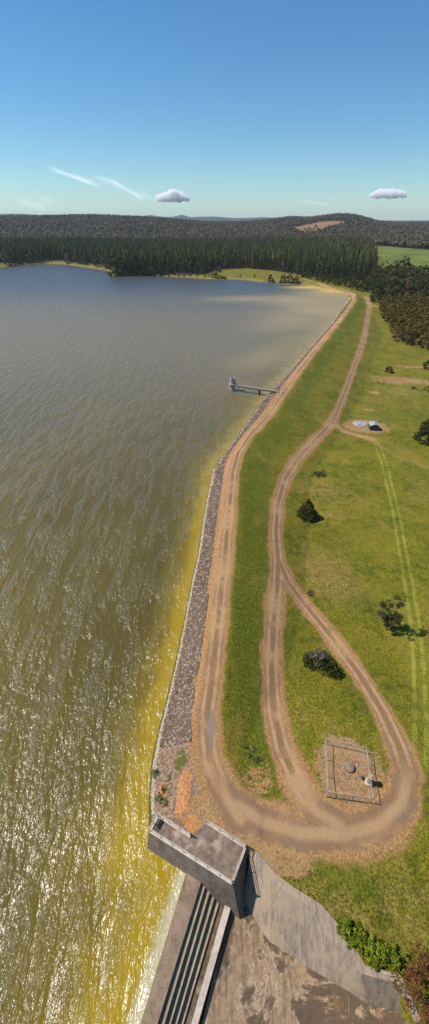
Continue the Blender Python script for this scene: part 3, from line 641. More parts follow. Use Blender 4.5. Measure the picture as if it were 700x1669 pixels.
dr = build(MB().box((-.2, -.03, 1.0), (2.1, .06, 1.9), 0, .01), 'door', simple('door_steel', (0.05, 0.07, 0.068), (0.065, 0.085, 0.08), 3, .5), r_)
build(MB().box((.6, -.09, 1.0), (.08, .05, .2)), 'handle', M['steel'], dr)

# ---------------------------------------------------------------- riprap and shoreline debris
rng = np.random.default_rng(7)
ICO = None
def ico():
    bm = bmesh.new(); bmesh.ops.create_icosphere(bm, subdivisions=1, radius=1)
    V = np.array([v.co[:] for v in bm.verts]); Fc = np.array([[v.index for v in f.verts] for f in bm.faces]); bm.free(); return V, Fc
IV, IF = ico()
def rocks(px_, py_, pz_, size, rg, flat=.65, jit=.3):
    n = len(px_); V = IV[None] * (1 + rg.uniform(-jit, jit, (n, len(IV), 1)))
    V = V * size[:, None, None] * rg.uniform(.7, 1.3, (n, 1, 3)); V[:, :, 2] *= flat
    a = rg.uniform(0, 6.28, n); c, s_ = np.cos(a)[:, None], np.sin(a)[:, None]
    x = V[:, :, 0] * c - V[:, :, 1] * s_; y = V[:, :, 0] * s_ + V[:, :, 1] * c
    V = np.stack([x + px_[:, None], y + py_[:, None], V[:, :, 2] + pz_[:, None]], -1)
    Fc = IF[None] + (np.arange(n) * len(IV))[:, None, None]
    return V.reshape(-1, 3), Fc.reshape(-1, 3), np.repeat(rg.random(n), len(IF))
def along(poly, y0, y1):
    return np.array([(p[0], p[1]) for p in poly if y0 <= p[1] <= y1])
def rip_pts(n, y0, y1, rg, s0_, s1_):
    y = rg.uniform(y0, y1, n); wl = sorted([(p[1], p[0]) for p in WATER]); xl = np.interp(y, [a for a, _ in wl], [b for _, b in wl])
    cl = sorted([(p[1], p[0]) for p in CREST if p[1] < 460]); xr = np.interp(y, [a for a, _ in cl], [b for _, b in cl])
    f = rg.uniform(0, 1, n); x = xl + (xr - xl) * f
    s = lakedist(x, y); dc, _ = seg_dist(x, y, CREST)
    k = (s > s0_) & (dc > s1_); return x[k], y[k]
def rock_mat(name, a, b, c_):
    n = NT(name); t = n.attr('tint')
    c = n.mix(t, a, b); c = n.mix(n.ss(t, .8, .83), c, c_); c = n.mix(n.ss(n.noise(9, 2, .6), .4, .7, 0, .5), c, a)
    return n.done(c, .9)
xs, ys = [], []
for n_, y0, y1, s1 in ((21000, 31.5, 62, 2.6), (12000, 62, 110, 3.2), (9000, 110, 220, 3.2), (7000, 220, 440, 3.2)):
    x, y = rip_pts(n_, y0, y1, rng, .8, s1); xs.append(x); ys.append(y)
x = np.concatenate(xs); y = np.concatenate(ys)
keep = (fbm(x, y, .35, 3) + rng.uniform(-.8, .8, len(x))) > -.75; x, y = x[keep], y[keep]
sz = rng.uniform(.075, .22, len(x)) * (1 + y / 260); z = height(x, y)
V, Fc, tn = rocks(x, y, z + sz * .2, sz, rng)
tag(link('riprap', np_mesh('riprap', V, Fc, fattrs=dict(tint=tn)), rock_mat('riprap_stone', (0.10, 0.068, 0.050), (0.22, 0.152, 0.11), (0.38, 0.29, 0.21))), 'grey-brown broken rock covering the upstream face of the dam', None, None, 'stuff')
xs, ys = [], []
for n_, y0, y1 in ((9000, 25, 110), (5000, 110, 440)):
    yy = rng.uniform(y0, y1, n_); P = np.array(WATER); k = rng.integers(0, len(WATER) - 1, n_)
    seglen = np.hypot(*(P[1:] - P[:-1]).T); pr = seglen.copy(); cen_y = (P[1:, 1] + P[:-1, 1]) / 2
    pr[(cen_y < y0 - 3) | (cen_y > y1 + 10)] = 0; k = rng.choice(len(seglen), n_, p=pr / pr.sum()); t = rng.random(n_)
    a = P[k]; b = P[k + 1]; dv = (b - a) / seglen[k][:, None]; nrm = np.stack([dv[:, 1], -dv[:, 0]], 1)
    off = rng.normal(.62, .13, n_) * (1 + (y0 > 100) * .5); q_ = a + (b - a) * t[:, None] + nrm * off[:, None]; xs.append(q_[:, 0]); ys.append(q_[:, 1])
x = np.concatenate(xs); y = np.concatenate(ys); sz = rng.uniform(.05, .13, len(x)) * (1 + y / 130)
V, Fc, tn = rocks(x, y, height(x, y) + .03, sz, rng)
tag(link('shoreline_debris', np_mesh('shoreline_debris', V, Fc, fattrs=dict(tint=tn)), rock_mat('bleached_debris', (0.34, 0.27, 0.19), (0.55, 0.46, 0.35), (0.15, 0.13, 0.07))), 'thin pale line of washed-up debris along the waterline', None, None, 'stuff')

# ---------------------------------------------------------------- grass tufts
def tufts(x, y, hgt, rg, blades=3):
    n = len(x); z = height(x, y); V = []; 
    a = rg.uniform(0, 6.28, (n, blades)); lean = rg.uniform(.2, .8, (n, blades)) * hgt[:, None]; wd = hgt[:, None] * rg.uniform(.12, .3, (n, blades))
    bx = x[:, None] + rg.uniform(-.08, .08, (n, blades)); by = y[:, None] + rg.uniform(-.08, .08, (n, blades)); bz = np.repeat(z[:, None], blades, 1) - .02
    tx, ty = np.cos(a), np.sin(a)
    v0 = np.stack([bx - ty * wd, by + tx * wd, bz], -1); v1 = np.stack([bx + ty * wd, by - tx * wd, bz], -1)
    v2 = np.stack([bx + tx * lean, by + ty * lean, bz + hgt[:, None] * rg.uniform(.6, 1, (n, blades))], -1)
    V = np.stack([v0, v1, v2], 2).reshape(-1, 3); Fc = np.arange(len(V)).reshape(-1, 3)
    return V, Fc, np.repeat(rg.random(n), blades)
def leafmat(name, cols, transl=.25):
    n = NT(name); t = n.attr('tint'); c = n.mix(t, cols[0], cols[1])
    if len(cols) > 2: c = n.mix(n.ss(t, .72, .9), c, cols[2])
    oi = n.n.new('ShaderNodeObjectInfo')
    c = n.mix(1.0, c, n.mix(oi.outputs['Random'], (0.62, 0.66, 0.62), (1.35, 1.28, 1.2)), 'MULTIPLY')
    n.put(n.b.inputs['Base Color'], c); n.b.inputs['Roughness'].default_value = .8
    tr = n.n.new('ShaderNodeBsdfTranslucent'); n.l.new(c, tr.inputs[0]); mx = n.n.new('ShaderNodeMixShader'); mx.inputs[0].default_value = transl
    out = n.n['Material Output']; n.l.new(n.b.outputs[0], mx.inputs[1]); n.l.new(tr.outputs[0], mx.inputs[2]); n.l.new(mx.outputs[0], out.inputs[0])
    return n.m
N = 60000
x = rng.uniform(-9, 34, N); y = 4 + 92 * rng.random(N) ** 1.25
s = lakedist(x, y); rr_ = np.full(N, 9.0); 
for pl in (CRESTW, LOWER, LOOP, SIDE):
    d_, wd = seg_dist(x, y, pl); rr_ = np.minimum(rr_, d_ / wd)
dc, _ = seg_dist(x, y, CREST); ok = (s > 1.0) & (rr_ > 1.25) & ~inside(x, y, [(p[0] + .4, p[1] + .4) for p in SPILL]) & ~inside(x, y, bt + [])
ok &= ~inside(x, y, C1); ups = x < np.interp(y, sorted([p[1] for p in CREST[:20]]), [p[0] for p in sorted(CREST[:20], key=lambda p: p[1])])
dryp = (rr_ < 2.1) | (ups & (rng.random(N) < .8))
bareb = np.zeros(N)
for bx, by, rx, ry, a_, wt in blobs([(-0.81, 22.32), (0.79, 20.60), (4.20, 18.01), (2.31, 19.00), (-4.20, 24.76)], [(4.5,3.5,0,1),(5,3,0,1),(4,3,.5,1),(4.5,3,-.5,1),(1.3,4,0,1)]):
    bareb = np.maximum(bareb, np.exp(-((x - bx) / rx) ** 2 - ((y - by) / ry) ** 2))
ok &= (bareb < .55) & ~(ups & (rng.random(N) < .75))
g_ = ok & ~dryp; h_ = rng.uniform(.08, .24, N)
V, Fc, tn = tufts(x[g_], y[g_], h_[g_], rng)
tag(link('grass', np_mesh('grass', V, Fc, fattrs=dict(tint=tn)), leafmat('grass_blades', ((0.065, 0.088, 0.004), (0.18, 0.18, 0.010), (0.36, 0.28, 0.07)))), 'green grass tufts across the dam slope and field', None, None, 'stuff')
g_ = ok & dryp & (rng.random(N) < .8)
V, Fc, tn = tufts(x[g_], y[g_], h_[g_] * .9, rng)
tag(link('dry_grass', np_mesh('dry_grass', V, Fc, fattrs=dict(tint=tn)), leafmat('dry_blades', ((0.20, 0.12, 0.055), (0.46, 0.31, 0.14), (0.10, 0.09, 0.03)))), 'dry straw coloured grass tufts along the road edges', None, None, 'stuff')

# ---------------------------------------------------------------- trees
def crown(seed, h, r, n, leaf, prof='round', base=0.15, nclump=40, csize=.28, hollow=.45, aspect=(1, 1)):
    rg = np.random.default_rng(seed)
    t = rg.random(nclump * 3)
    if prof == 'cone': R_ = (1 - t) ** .85; wgt = R_ + .08
    elif prof == 'round': R_ = np.sqrt(np.clip(1 - (2 * t - 1) ** 2, 0, 1)); wgt = R_ + .05
    elif prof == 'dome': R_ = np.sqrt(np.clip(1 - t ** 2.2, 0, 1)); wgt = R_ + .05
    else: R_ = np.clip(np.minimum(t * 5, (1 - t) * 2.2), 0, 1) ** .6; wgt = R_ + .05
    k = rg.choice(len(t), nclump, p=wgt / wgt.sum()); t = t[k]; R_ = R_[k]
    a = rg.uniform(0, 6.28, nclump); rho = rg.uniform(hollow, 1, nclump) ** .6 * R_ * (1 + rg.normal(0, .1, nclump))
    C = np.stack([rho * np.cos(a) * r * aspect[0], rho * np.sin(a) * r * aspect[1], (base + (1 - base) * t) * h], 1)
    C[0] = (0, 0, h * .97)
    ci = rg.integers(0, nclump, n); dv = rg.normal(size=(n, 3)); dv /= np.linalg.norm(dv, axis=1)[:, None]
    rad = csize * r * rg.uniform(.6, 1.25, nclump)[ci] * rg.uniform(.35, 1, n) ** .5
    if prof == 'cone': rad = rad * (1.15 - t[ci])
    p = C[ci] + dv * rad[:, None] * np.array([1, 1, .75]); p[:, 2] = np.maximum(p[:, 2], base * h * .4 + .05)
    nr = dv + rg.normal(size=(n, 3)) * .6; nr /= np.linalg.norm(nr, axis=1)[:, None]
    up = rg.normal(size=(n, 3)); u = np.cross(nr, up); u /= np.linalg.norm(u, axis=1)[:, None]; v = np.cross(nr, u)
    s1 = (leaf * rg.uniform(.5, 1.3, n))[:, None]; s2 = s1 * rg.uniform(.5, 1, n)[:, None]
    V = np.stack([p - u * s1 - v * s2 * .6, p + u * s1 * .3 - v * s2, p + u * s1 + v * s2 * .5, p - u * s1 * .4 + v * s2], 1).reshape(-1, 3)
    tint = np.clip(rg.random(nclump)[ci] * .65 + rg.random(n) * .35, 0, 1)
    return np_mesh('crown', V, np.arange(4 * n).reshape(-1, 4), fattrs=dict(tint=tint))
def trunk_mesh(seed, h, r, limbs=5, lean=.1, spread=.45, top=.75):
    rg = random.Random(seed); m = MB(); p = Vector((0, 0, -.2)); n = 4; pts = [p]
    for i in range(n):
        p = p + Vector((rg.uniform(-lean, lean) * h / n, rg.uniform(-lean, lean) * h / n, h * top / n)); pts.append(p)
    for i in range(n): m.bar(pts[i], pts[i + 1], r * (1 - i / n * .7), 7, r * (1 - (i + 1) / n * .7))
    for k in range(limbs):
        i = rg.randint(1, n - 1); a = rg.uniform(0, 6.28); b = pts[i].lerp(pts[i + 1], rg.random())
        e = b + Vector((math.cos(a) * spread * h * rg.uniform(.4, .8), math.sin(a) * spread * h * rg.uniform(.4, .8), h * rg.uniform(.15, .35)))
        m.bar(b, e, r * .4, 5, r * .12)
    bmesh.ops.recalc_face_normals(m.bm, faces=m.bm.faces)
    me = bpy.data.meshes.new('trunk'); m.bm.to_mesh(me); m.bm.free(); me.materials.append(M['bark']); return me
L = {}
L['gum'] = leafmat('gum_leaves', ((0.055, 0.052, 0.020), (0.16, 0.135, 0.06), (0.23, 0.18, 0.10)))
L['darkgreen'] = leafmat('dark_green_leaves', ((0.026, 0.036, 0.006), (0.095, 0.106, 0.016), (0.17, 0.165, 0.03)))
L['cypress'] = leafmat('cypress_leaves', ((0.030, 0.038, 0.006), (0.085, 0.085, 0.018), (0.13, 0.12, 0.03)))
L['wattle'] = leafmat('wattle_leaves', ((0.07, 0.058, 0.010), (0.24, 0.175, 0.030), (0.38, 0.27, 0.055)))
L['pine'] = leafmat('pine_needles', ((0.028, 0.034, 0.005), (0.11, 0.108, 0.018), (0.20, 0.17, 0.04)), .15)
L['young'] = leafmat('young_pine_needles', ((0.030, 0.042, 0.006), (0.11, 0.12, 0.022), (0.17, 0.16, 0.035)), .15)
L['brown'] = leafmat('brown_gum_leaves', ((0.055, 0.038, 0.017), (0.16, 0.105, 0.042), (0.20, 0.155, 0.055)))
L['bright'] = leafmat('bright_green_leaves', ((0.08, 0.12, 0.005), (0.24, 0.29, 0.015), (0.34, 0.36, 0.03)))
L['rust'] = leafmat('rusty_leaves', ((0.10, 0.040, 0.014), (0.20, 0.085, 0.030), (0.10, 0.12, 0.02)))
L['grey'] = leafmat('dead_grey_twigs', ((0.12, 0.09, 0.07), (0.28, 0.22, 0.18), (0.09, 0.10, 0.03)))
L['teal'] = leafmat('blue_green_leaves', ((0.09, 0.15, 0.03), (0.19, 0.24, 0.08), (0.28, 0.25, 0.2)))
def plant(name, label, cat, p, cm, lm, tm=None, sc_=1.0, rz=0.0, group=None, sink=0.0):
    o = empty(name, (p[0], p[1], zof(p[0], p[1]) - sink), rz); o.scale = (sc_,) * 3; tag(o, label, cat, group)
    if not cm.materials: cm.materials.append(lm)
    c = link('crown', cm, None, o)
    if tm: link('trunk', tm, None, o)
    return o
# single plants near the camera
plant('conical_shrub', 'dense dark conical evergreen shrub alone in the grass beside the lower road', 'shrub', [(26.26, 96.76)][0],
      crown(11, 6.0, 3.0, 6500, .15, 'cone', .02, 220, .17, .72), L['cypress'], trunk_mesh(1, 4, .16, 3, .03))
plant('gum_tree', 'grey-brown sparse gum tree with a leaning trunk and long shadow in the field', 'tree', [(34.55, 55.38)][0],
      crown(12, 9.4, 2.5, 2500, .14, 'round', .2, 34, .28, .25, (1.0, .85)), L['gum'], trunk_mesh(5, 6, .17, 9, .16, .4))
th = plant('thicket', 'large grey-green thicket with pale dead branches on the left edge of the loop road', 'bush', [(19.40, 46.69)][0],
      crown(13, 2.2, 2.9, 4600, .13, 'dome', .0, 60, .25, .1, (.95, .85)), L['darkgreen'])
link('dead_branches', crown(14, 3.0, 1.8, 2200, .09, 'dome', .3, 26, .3, .3), L['grey'], th, (-.3, .3, .35))
plant('bush', 'low dark green bush against the lower right side of the grey-green thicket', 'bush', [(21.63, 44.80)][0], crown(15, 1.5, 1.4, 1400, .12, 'dome', 0, 30, .28, .1), L['darkgreen'])
plant('spreading_tree', 'dense dark green round tree at the right edge beyond the shed', 'tree', [(83.32, 149.52)][0],
      crown(16, 8.5, 5.4, 5200, .30, 'dome', .02, 70, .26, .3), L['cypress'], trunk_mesh(3, 6, .3, 6))
plant('bush', 'small dark rounded bush beside the bare brown reed patch', 'bush', [(101.23, 245.06)][0], crown(17, 3.2, 2.2, 1100, .2, 'dome', 0, 30, .28), L['darkgreen'])
plant('bush', 'dark bush at the right edge above the bare brown reed patch', 'bush', [(126.93, 252.03)][0], crown(18, 5, 3.4, 1500, .25, 'dome', 0, 34, .28), L['darkgreen'])
plant('bush', 'light green low bush at the right edge below the bare brown reed patch', 'bush', [(110.22, 212.92)][0], crown(19, 2, 2.6, 900, .2, 'dome', 0, 24, .28), L['bright'])
plant('bush', 'tiny dark bush at the lower end of the bare brown reed patch', 'bush', [(104.23, 215.51)][0], crown(20, 1.4, 1.3, 400, .16, 'dome', 0, 14, .28), L['darkgreen'])
plant('blackberry_patch', 'flat blue-green bramble patch with grey stems above the conical shrub', 'bush', [(35.36, 122.35)][0], crown(21, 1.0, 2.4, 1500, .14, 'dome', 0, 40, .2, .1, (1.2, .8)), L['teal'])
plant('dead_shrub', 'small grey dead shrub on the edge of the loop road by the junction', 'shrub', [(21.48, 65.74)][0], crown(22, .7, .8, 500, .09, 'dome', 0, 14, .3), L['grey'])
plant('dead_shrub', 'small bleached stump with twigs lying in the bramble patch', 'shrub', [(36.97, 124.07)][0], crown(23, 1.2, .9, 260, .12, 'dome', 0, 8, .3), L['grey'])
plant('rusty_tree', 'rusty red-brown leafy tree in the lower right corner beside the concrete bank', 'tree', [(21.55, 6.24)][0],
      crown(24, 4.8, 3.1, 8000, .085, 'dome', .0, 70, .25, .2, (1.0, 1.3)), L['rust'], trunk_mesh(4, 3.4, .14, 6))
hp = [(14.62, 11.61), (15.88, 10.86), (16.98, 10.07), (18.19, 9.58), (19.46, 9.13), (15.16, 10.67), (17.11, 9.04)]
hl = ['bright green leafy bush at the upper left end of the row above the bank', 'bright green bush second from the upper left in the row above the concrete bank',
      'bright green bush in the middle of the row above the concrete bank', 'bright green bush right of the middle in the row above the concrete bank',
      'bright green bush next to the rusty red-brown tree', 'small green bush overhanging the bend of the concrete bank', 'small green bush on the concrete bank edge near the bleached branch']
gm = [crown(30 + i, 1.2, 1.05, 1500, .085, 'dome', 0, 34, .26, .1) for i in range(3)]
for i, (p, lb) in enumerate(zip(hp, hl)):
    plant('green_bush', lb, 'bush', p, gm[i % 3], L['bright'], None, 1.1 if i < 5 else .75, i * 1.3, 'bright green bushes above the concrete bank')
# driftwood log
p = [(18.42, 8.08)][0]; z = zof(*p)
m = MB(); m.bar((-.5, .15, .1), (.1, -.05, .14), .07, 7, .06); m.bar((.1, -.05, .14), (.65, -.1, .12), .06, 7, .03); m.bar((.05, -.04, .14), (.25, .25, .2), .03, 5, .012)
o = m.build('driftwood', M['conc_light']); o.location = (p[0], p[1], max(z, 1.0)); tag(o, 'pale bleached branch lying below the bright green bushes', 'branch')
# weeds on the slope near the lower end
wp = [(4.97, 29.74), (5.68, 30.66), (6.26, 29.00), (4.60, 31.01), (-7.08, 25.77), (-7.49, 24.57), (-6.57, 27.01), (-6.73, 24.01), (-8.48, 27.84)]
wl_ = ['leafy green weed clump at the left of the lower end of the dam slope', 'leafy green weed clump highest of those on the lower dam slope', 'leafy green weed clump rightmost of those on the lower dam slope',
       'small weed clump on the left rim of the lower dam slope', 'green weed clump right of the red soil patch by the waterline', 'green weed clump left of the orange soil patch above the abutment',
       'green weed clump above the red soil patch by the waterline', 'green weed clump nearest to the abutment railing', 'green weed clump closest to the waterline beside the debris line']
wmesh = [crown(40 + i, .35, .55, 420, .055, 'dome', 0, 18, .3, .1) for i in range(2)]
for i, (p, lb) in enumerate(zip(wp, wl_)):
    plant('weed_clump', lb, 'weeds', p, wmesh[i % 2], L['bright'] if i > 3 else L['teal'], None, .85 + .2 * (i % 3), i, 'weed clumps')

# wattle grove, right edge
def grove(name, poly, spacing, protos, label, group, cat, seed, smin, smax, exclude=None, limit=300):
    rg = random.Random(seed); xs_ = [p[0] for p in poly]; ys_ = [p[1] for p in poly]; pts = []
    tries = 0
    while tries < 9000 and len(pts) < limit:
        tries += 1; x_, y_ = rg.uniform(min(xs_), max(xs_)), rg.uniform(min(ys_), max(ys_))
        if not inside(np.array([x_]), np.array([y_]), poly)[0]: continue
        if exclude is not None and inside(np.array([x_]), np.array([y_]), exclude)[0]: continue
        if any((x_ - a) ** 2 + (y_ - b) ** 2 < spacing ** 2 for a, b in pts): continue
        pts.append((x_, y_))
    for x_, y_ in pts:
        cm, lm, tm = rg.choice(protos)
        plant(name, label, cat, (x_, y_), cm, lm, tm, rg.uniform(smin, smax), rg.uniform(0, 6.28), group)
    return pts
wat = [(crown(50 + i, 8.5, 4.3, 1500, .28, 'dome', .05, 26, .25, .6), L['wattle'], trunk_mesh(60 + i, 6.5, .2, 5)) for i in range(4)]
WG = [(150.99, 409.20), (159.19, 438.95), (170.76, 441.98), (190.50, 455.67), (216.68, 467.88), (250.25, 447.92), (171.56, 288.33), (145.02, 293.19), (139.11, 307.93), (133.76, 319.33), (136.52, 342.76), (143.83, 361.47), (145.66, 385.76)]
grove('wattle_tree', WG, 4.6, wat, 'olive-brown rounded wattle tree in the crowded grove at the right edge', 'wattle trees in the grove', 'tree', 3, .75, 1.15)
dk = [(crown(70 + i, 13, 6.2, 1700, .42, 'dome', .05, 34, .24, .6), lm, trunk_mesh(75 + i, 9, .35, 6)) for i, lm in enumerate((L['darkgreen'], L['cypress'], L['brown'], L['darkgreen']))]
DG = [(158.49, 455.78), (189.72, 538.31), (195.40, 589.13), (228.55, 669.08), (251.61, 676.12), (272.02, 600.77), (316.24, 538.38), (264.58, 441.32), (217.71, 470.47), (191.49, 466.86), (166.89, 444.57)]
grove('woodland_tree', DG, 9.0, dk, 'dark round woodland tree between the wattle grove and the green field', 'woodland trees behind the grove', 'tree', 5, .75, 1.35)
big = [([(249.72, 639.90)][0], 0, 'tall dark round tree rising highest in front of the green field', 1.9), ([(204.62, 547.02)][0], 2, 'grey-brown bare-looking tree left of the tall dark round tree', 1.25),
       ([(241.46, 577.93)][0], 2, 'brownish gum tree right below the tall dark round tree', 1.2), ([(196.78, 578.84)][0], 3, 'dark green tree at the right end of the pine stand', 1.25)]
for p, k, lb, s_ in big: plant('round_tree', lb, 'tree', p, dk[k][0], dk[k][1], dk[k][2], s_, k * 1.7)
# young pines in front of the tall stand
yp = [(crown(80 + i, 9, 2.3, 420, .42, 'cone', .03, 40, .3, .5), L['young'], trunk_mesh(85 + i, 7, .14, 0, .01)) for i in range(3)]
YZ = [(113.97, 641.24), (131.01, 595.24), (143.68, 557.59), (153.36, 533.64), (160.74, 510.78), (174.30, 507.00), (201.46, 579.32), (184.93, 595.16), (151.96, 619.60), (128.00, 664.03)]
grove('young_pine', YZ, 6.3, yp, 'light green young pine in the front rows beside the curve of the dam road', 'young pines by the dam road', 'pine tree', 8, .8, 1.15)
# trees along the far shore
sb = [(crown(90 + i, 11, 5.2, 700, .6, 'dome', .02, 30, .32, .3), lm, trunk_mesh(95 + i, 8, .3, 4)) for i, lm in enumerate((L['darkgreen'], L['gum'], L['brown']))]
for px_, py_, k, s_, lb in ((355,452,1,.95,'dark gum tree on the shore at the left end of the far meadow'), (441,459,0,.62,'dark round tree alone on the far meadow shore'),
      (462,461,2,.75,'brown shrub mass left part beside the round meadow tree'), (473,461,2,.85,'brown shrub mass middle part on the far meadow'), (483,462,2,.7,'brown shrub mass right part near the dam road bend'),
      (188,449,0,1.25,'dark tree at the tip of the wooded point in the lake'), (198,446,0,1.35,'second dark tree from the tip of the wooded point'), (210,447,0,1.2,'third dark tree along the wooded point'),
      (222,448,0,1.35,'fourth dark tree along the wooded point'), (236,447,0,1.15,'fifth dark tree along the wooded point, by the inlet'), (250,449,0,1.2,'dark shore tree right of the wooded point, tallest crown'),
      (262,448,1,.8,'grey gum on the shore right of the wooded point'), (276,447,0,.9,'low dark shore tree midway to the meadow'), (172,437,1,1.15,'olive tree just left of the wooded point'),
      (158,434,1,.95,'grey-green shore tree behind the sandy point neck'), (128,430,1,1.15,'large round olive tree on the left shore'), (112,428,1,1.1,'round olive tree second on the left shore'),
      (140,432,0,.7,'small dark shrub tree on the left shore'), (48,428,1,1.0,'olive tree on the left shore near the frame edge gap'), (35,430,0,.7,'small dark tree low on the left shore'),
      (10,431,1,1.35,'broad olive tree at the left edge of the far shore'), (20,429,0,1.1,'dark tree beside the broad olive tree at the left edge')):
    p = [(4.22, 655.39)][0] if False else None
    SHT = (px_, py_, k, s_, lb); globals().setdefault('SHL', []).append(SHT)
SHP = [(4.22, 655.39), (72.78, 617.72), (88.51, 609.48), (96.51, 605.17), (103.54, 599.95), (-143.77, 690.58), (-135.67, 696.06), (-125.06, 696.10), (-114.43, 696.15), (-102.30, 699.31), (-89.14, 693.64), (-78.12, 691.30), (-65.36, 688.33), (-177.10, 781.04), (-196.89, 806.79), (-240.84, 856.01), (-265.46, 881.36), (-222.54, 834.94), (-335.85, 878.75), (-345.58, 865.64), (-364.02, 844.15), (-357.97, 856.53)]
for (px_, py_, k, s_, lb), p in zip(SHL, SHP):
    plant('shore_tree', lb, 'tree', p, sb[k][0], sb[k][1], sb[k][2], s_ * (1.5 if k != 1 and px_ > 180 and px_ < 260 else 1.15), px_ * .7)
SP = [(-50.61, 678.56), (-43.36, 673.84), (-34.54, 671.52), (-23.98, 665.37), (-13.59, 659.33), (-4.22, 655.25), (-8.49, 660.12), (35.18, 650.85), (53.82, 642.92), (-325.66, 887.35), (-300.27, 896.01)]
SPL = ['tiny round bush first right of the wooded shore gap', 'tiny round bush second on the grassy shore left of the meadow', 'tiny round bush third on the grassy shore left of the meadow', 'tiny bush midway on the grassy shore left of the meadow',
       'tiny bush close left of the meadow gum tree', 'tiny dark bush touching the foot of the meadow gum tree', 'tiny pale bush behind the foot of the meadow gum tree', 'low bush at the back of the far meadow', 'low bush on the middle of the far meadow',
       'small bush on the left shore strip, nearer the frame edge', 'small bush on the left shore strip, farther from the frame edge']
for i, (p, lb) in enumerate(zip(SP, SPL)): plant('shore_bush', lb, 'bush', p, sb[i % 2][0], sb[i % 2][1], None, .22 + .05 * (i % 3), i)
# tall pines: the nearest ones are trees of their own, the rest of the stand is one mass
rg = np.random.default_rng(21); sp = 7.0
yy = np.arange(560, 1760, sp); PT = []
for y_ in yy:
    w_ = .7 * y_; xx = np.arange(-w_, w_, sp); PT.append(np.stack([xx + rg.uniform(-2.4, 2.4, len(xx)), np.full(len(xx), y_) + rg.uniform(-2.4, 2.4, len(xx))], 1))
PT = np.concatenate(PT); PT = PT[inside(PT[:, 0], PT[:, 1], PINEZONE)]
PT = PT[(lakedist(PT[:, 0], PT[:, 1]) > 12)]
for p in DG[:0]: pass
# exposure order: few other pines between the tree and the camera, near first
az = PT[:, 0] / PT[:, 1]; binw = .0035; bi = np.floor(az / binw).astype(int); order = np.lexsort((PT[:, 1], bi)); rank = np.zeros(len(PT), int)
last, c_ = None, 0
for i in order:
    if bi[i] != last: last, c_ = bi[i], 0
    rank[i] = c_; c_ += 1
score = rank * 60 + PT[:, 1] * .25 + (np.abs(az) > .42) * 1e4
near = np.argsort(score)[:290]; far_mask = np.ones(len(PT), bool); far_mask[near] = False
pn = [(crown(100 + i, 24, 3.5, 520, .62, 'cone', .06, 46, .26, .6), L['pine'], trunk_mesh(110 + i, 21, .3, 0, .01)) for i in range(5)]
prg = random.Random(5)
for i in near:
    cm, lm, tm = prg.choice(pn)
    plant('pine_tree', 'tall dark green pine in the front of the plantation behind the far shore', 'pine tree', tuple(PT[i]), cm, lm, tm, prg.uniform(.72, 1.12), prg.uniform(0, 6.28), 'front pines of the plantation')
def conifers(P, rg):
    n = len(P); z = height(P[:, 0], P[:, 1]); hh_ = rg.uniform(17, 25, n); rr2 = rg.uniform(2.2, 3.6, n); Vs, Fs, Ts = [], [], []; off = 0; k = 7
    for f0, f1, fr in ((.12, .62, 1.0), (.42, 1.0, .66)):
        a = (np.arange(k) * 2 * math.pi / k)[None] + rg.uniform(0, 6.28, n)[:, None]; j = rg.uniform(.6, 1.25, (n, k)) * rr2[:, None] * fr
        zz = (z + hh_ * f0)[:, None] + rg.uniform(-1.2, 1.2, (n, k))
        ring = np.stack([P[:, 0, None] + j * np.cos(a), P[:, 1, None] + j * np.sin(a), zz], -1)
        tip = np.stack([P[:, 0] + rg.uniform(-.4, .4, n), P[:, 1], z + hh_ * f1], -1)[:, None]
        V = np.concatenate([ring, tip], 1).reshape(-1, 3); b_ = (np.arange(n) * (k + 1))[:, None]
        Fc = np.stack([np.stack([b_[:, 0] + q_, b_[:, 0] + (q_ + 1) % k, b_[:, 0] + k], 1) for q_ in range(k)], 1).reshape(-1, 3)
        Vs.append(V); Fs.append(Fc + off); off += len(V); Ts.append(np.clip(np.repeat(rg.random(n), k) * .7 + rg.random(n * k) * .3, 0, 1))
    return np.concatenate(Vs), np.concatenate(Fs), np.concatenate(Ts)
V, Fc, tn = conifers(PT[far_mask], rg)
tag(link('pine_plantation', np_mesh('pine_plantation', V, Fc, fattrs=dict(tint=tn)), L['pine']), 'dark green mass of plantation pines behind the front rows', None, None, 'stuff')
# brown gum forest on the hills
F0 = []; yv = 1150.0
while yv < 3700:
    s_ = 8 + (yv - 1500) * .003; w_ = .72 * yv; xx = np.arange(-w_, w_, s_ * 1.15); F0.append(np.stack([xx + rg.uniform(-4, 4, len(xx)), np.full(len(xx), yv) + rg.uniform(-4, 4, len(xx))], 1)); yv += s_ * 1.5
F0 = np.concatenate(F0); k = ~inside(F0[:, 0], F0[:, 1], PINEZONE) & ~inside(F0[:, 0], F0[:, 1], MEADOW_FIELD) & ~inside(F0[:, 0], F0[:, 1], CLEARED)
F0 = F0[k]; z = height(F0[:, 0], F0[:, 1]); sz = rg.uniform(3.4, 6.3, len(F0))
V, Fc, tn = rocks(F0[:, 0], F0[:, 1], z + 8 + rg.uniform(-2, 3, len(F0)), sz, rg, .85, .35)
tag(link('gum_forest', np_mesh('gum_forest', V, Fc, fattrs=dict(tint=tn)), L['brown']), 'brown-green eucalypt forest covering the low hills', None, None, 'stuff')
# a few dark trees standing in the cleared hillside and along its ridge
CT = [(378.28, 2107.20), (401.60, 2150.88), (397.71, 2059.76), (441.44, 2196.91), (685.03, 2839.65), (774.31, 3074.29), (796.79, 3017.66), (908.15, 3259.26)]
for i, p in enumerate(CT):
    if i < 4: plant('hill_tree', ['dark tree left in the bare hillside clump', 'dark tree tallest in the bare hillside clump', 'dark tree lowest in the bare hillside clump', 'dark tree rightmost of the bare hillside clump'][i], 'tree', p, dk[0][0], L['darkgreen'], None, 1.2 + .2 * (i % 2), i)

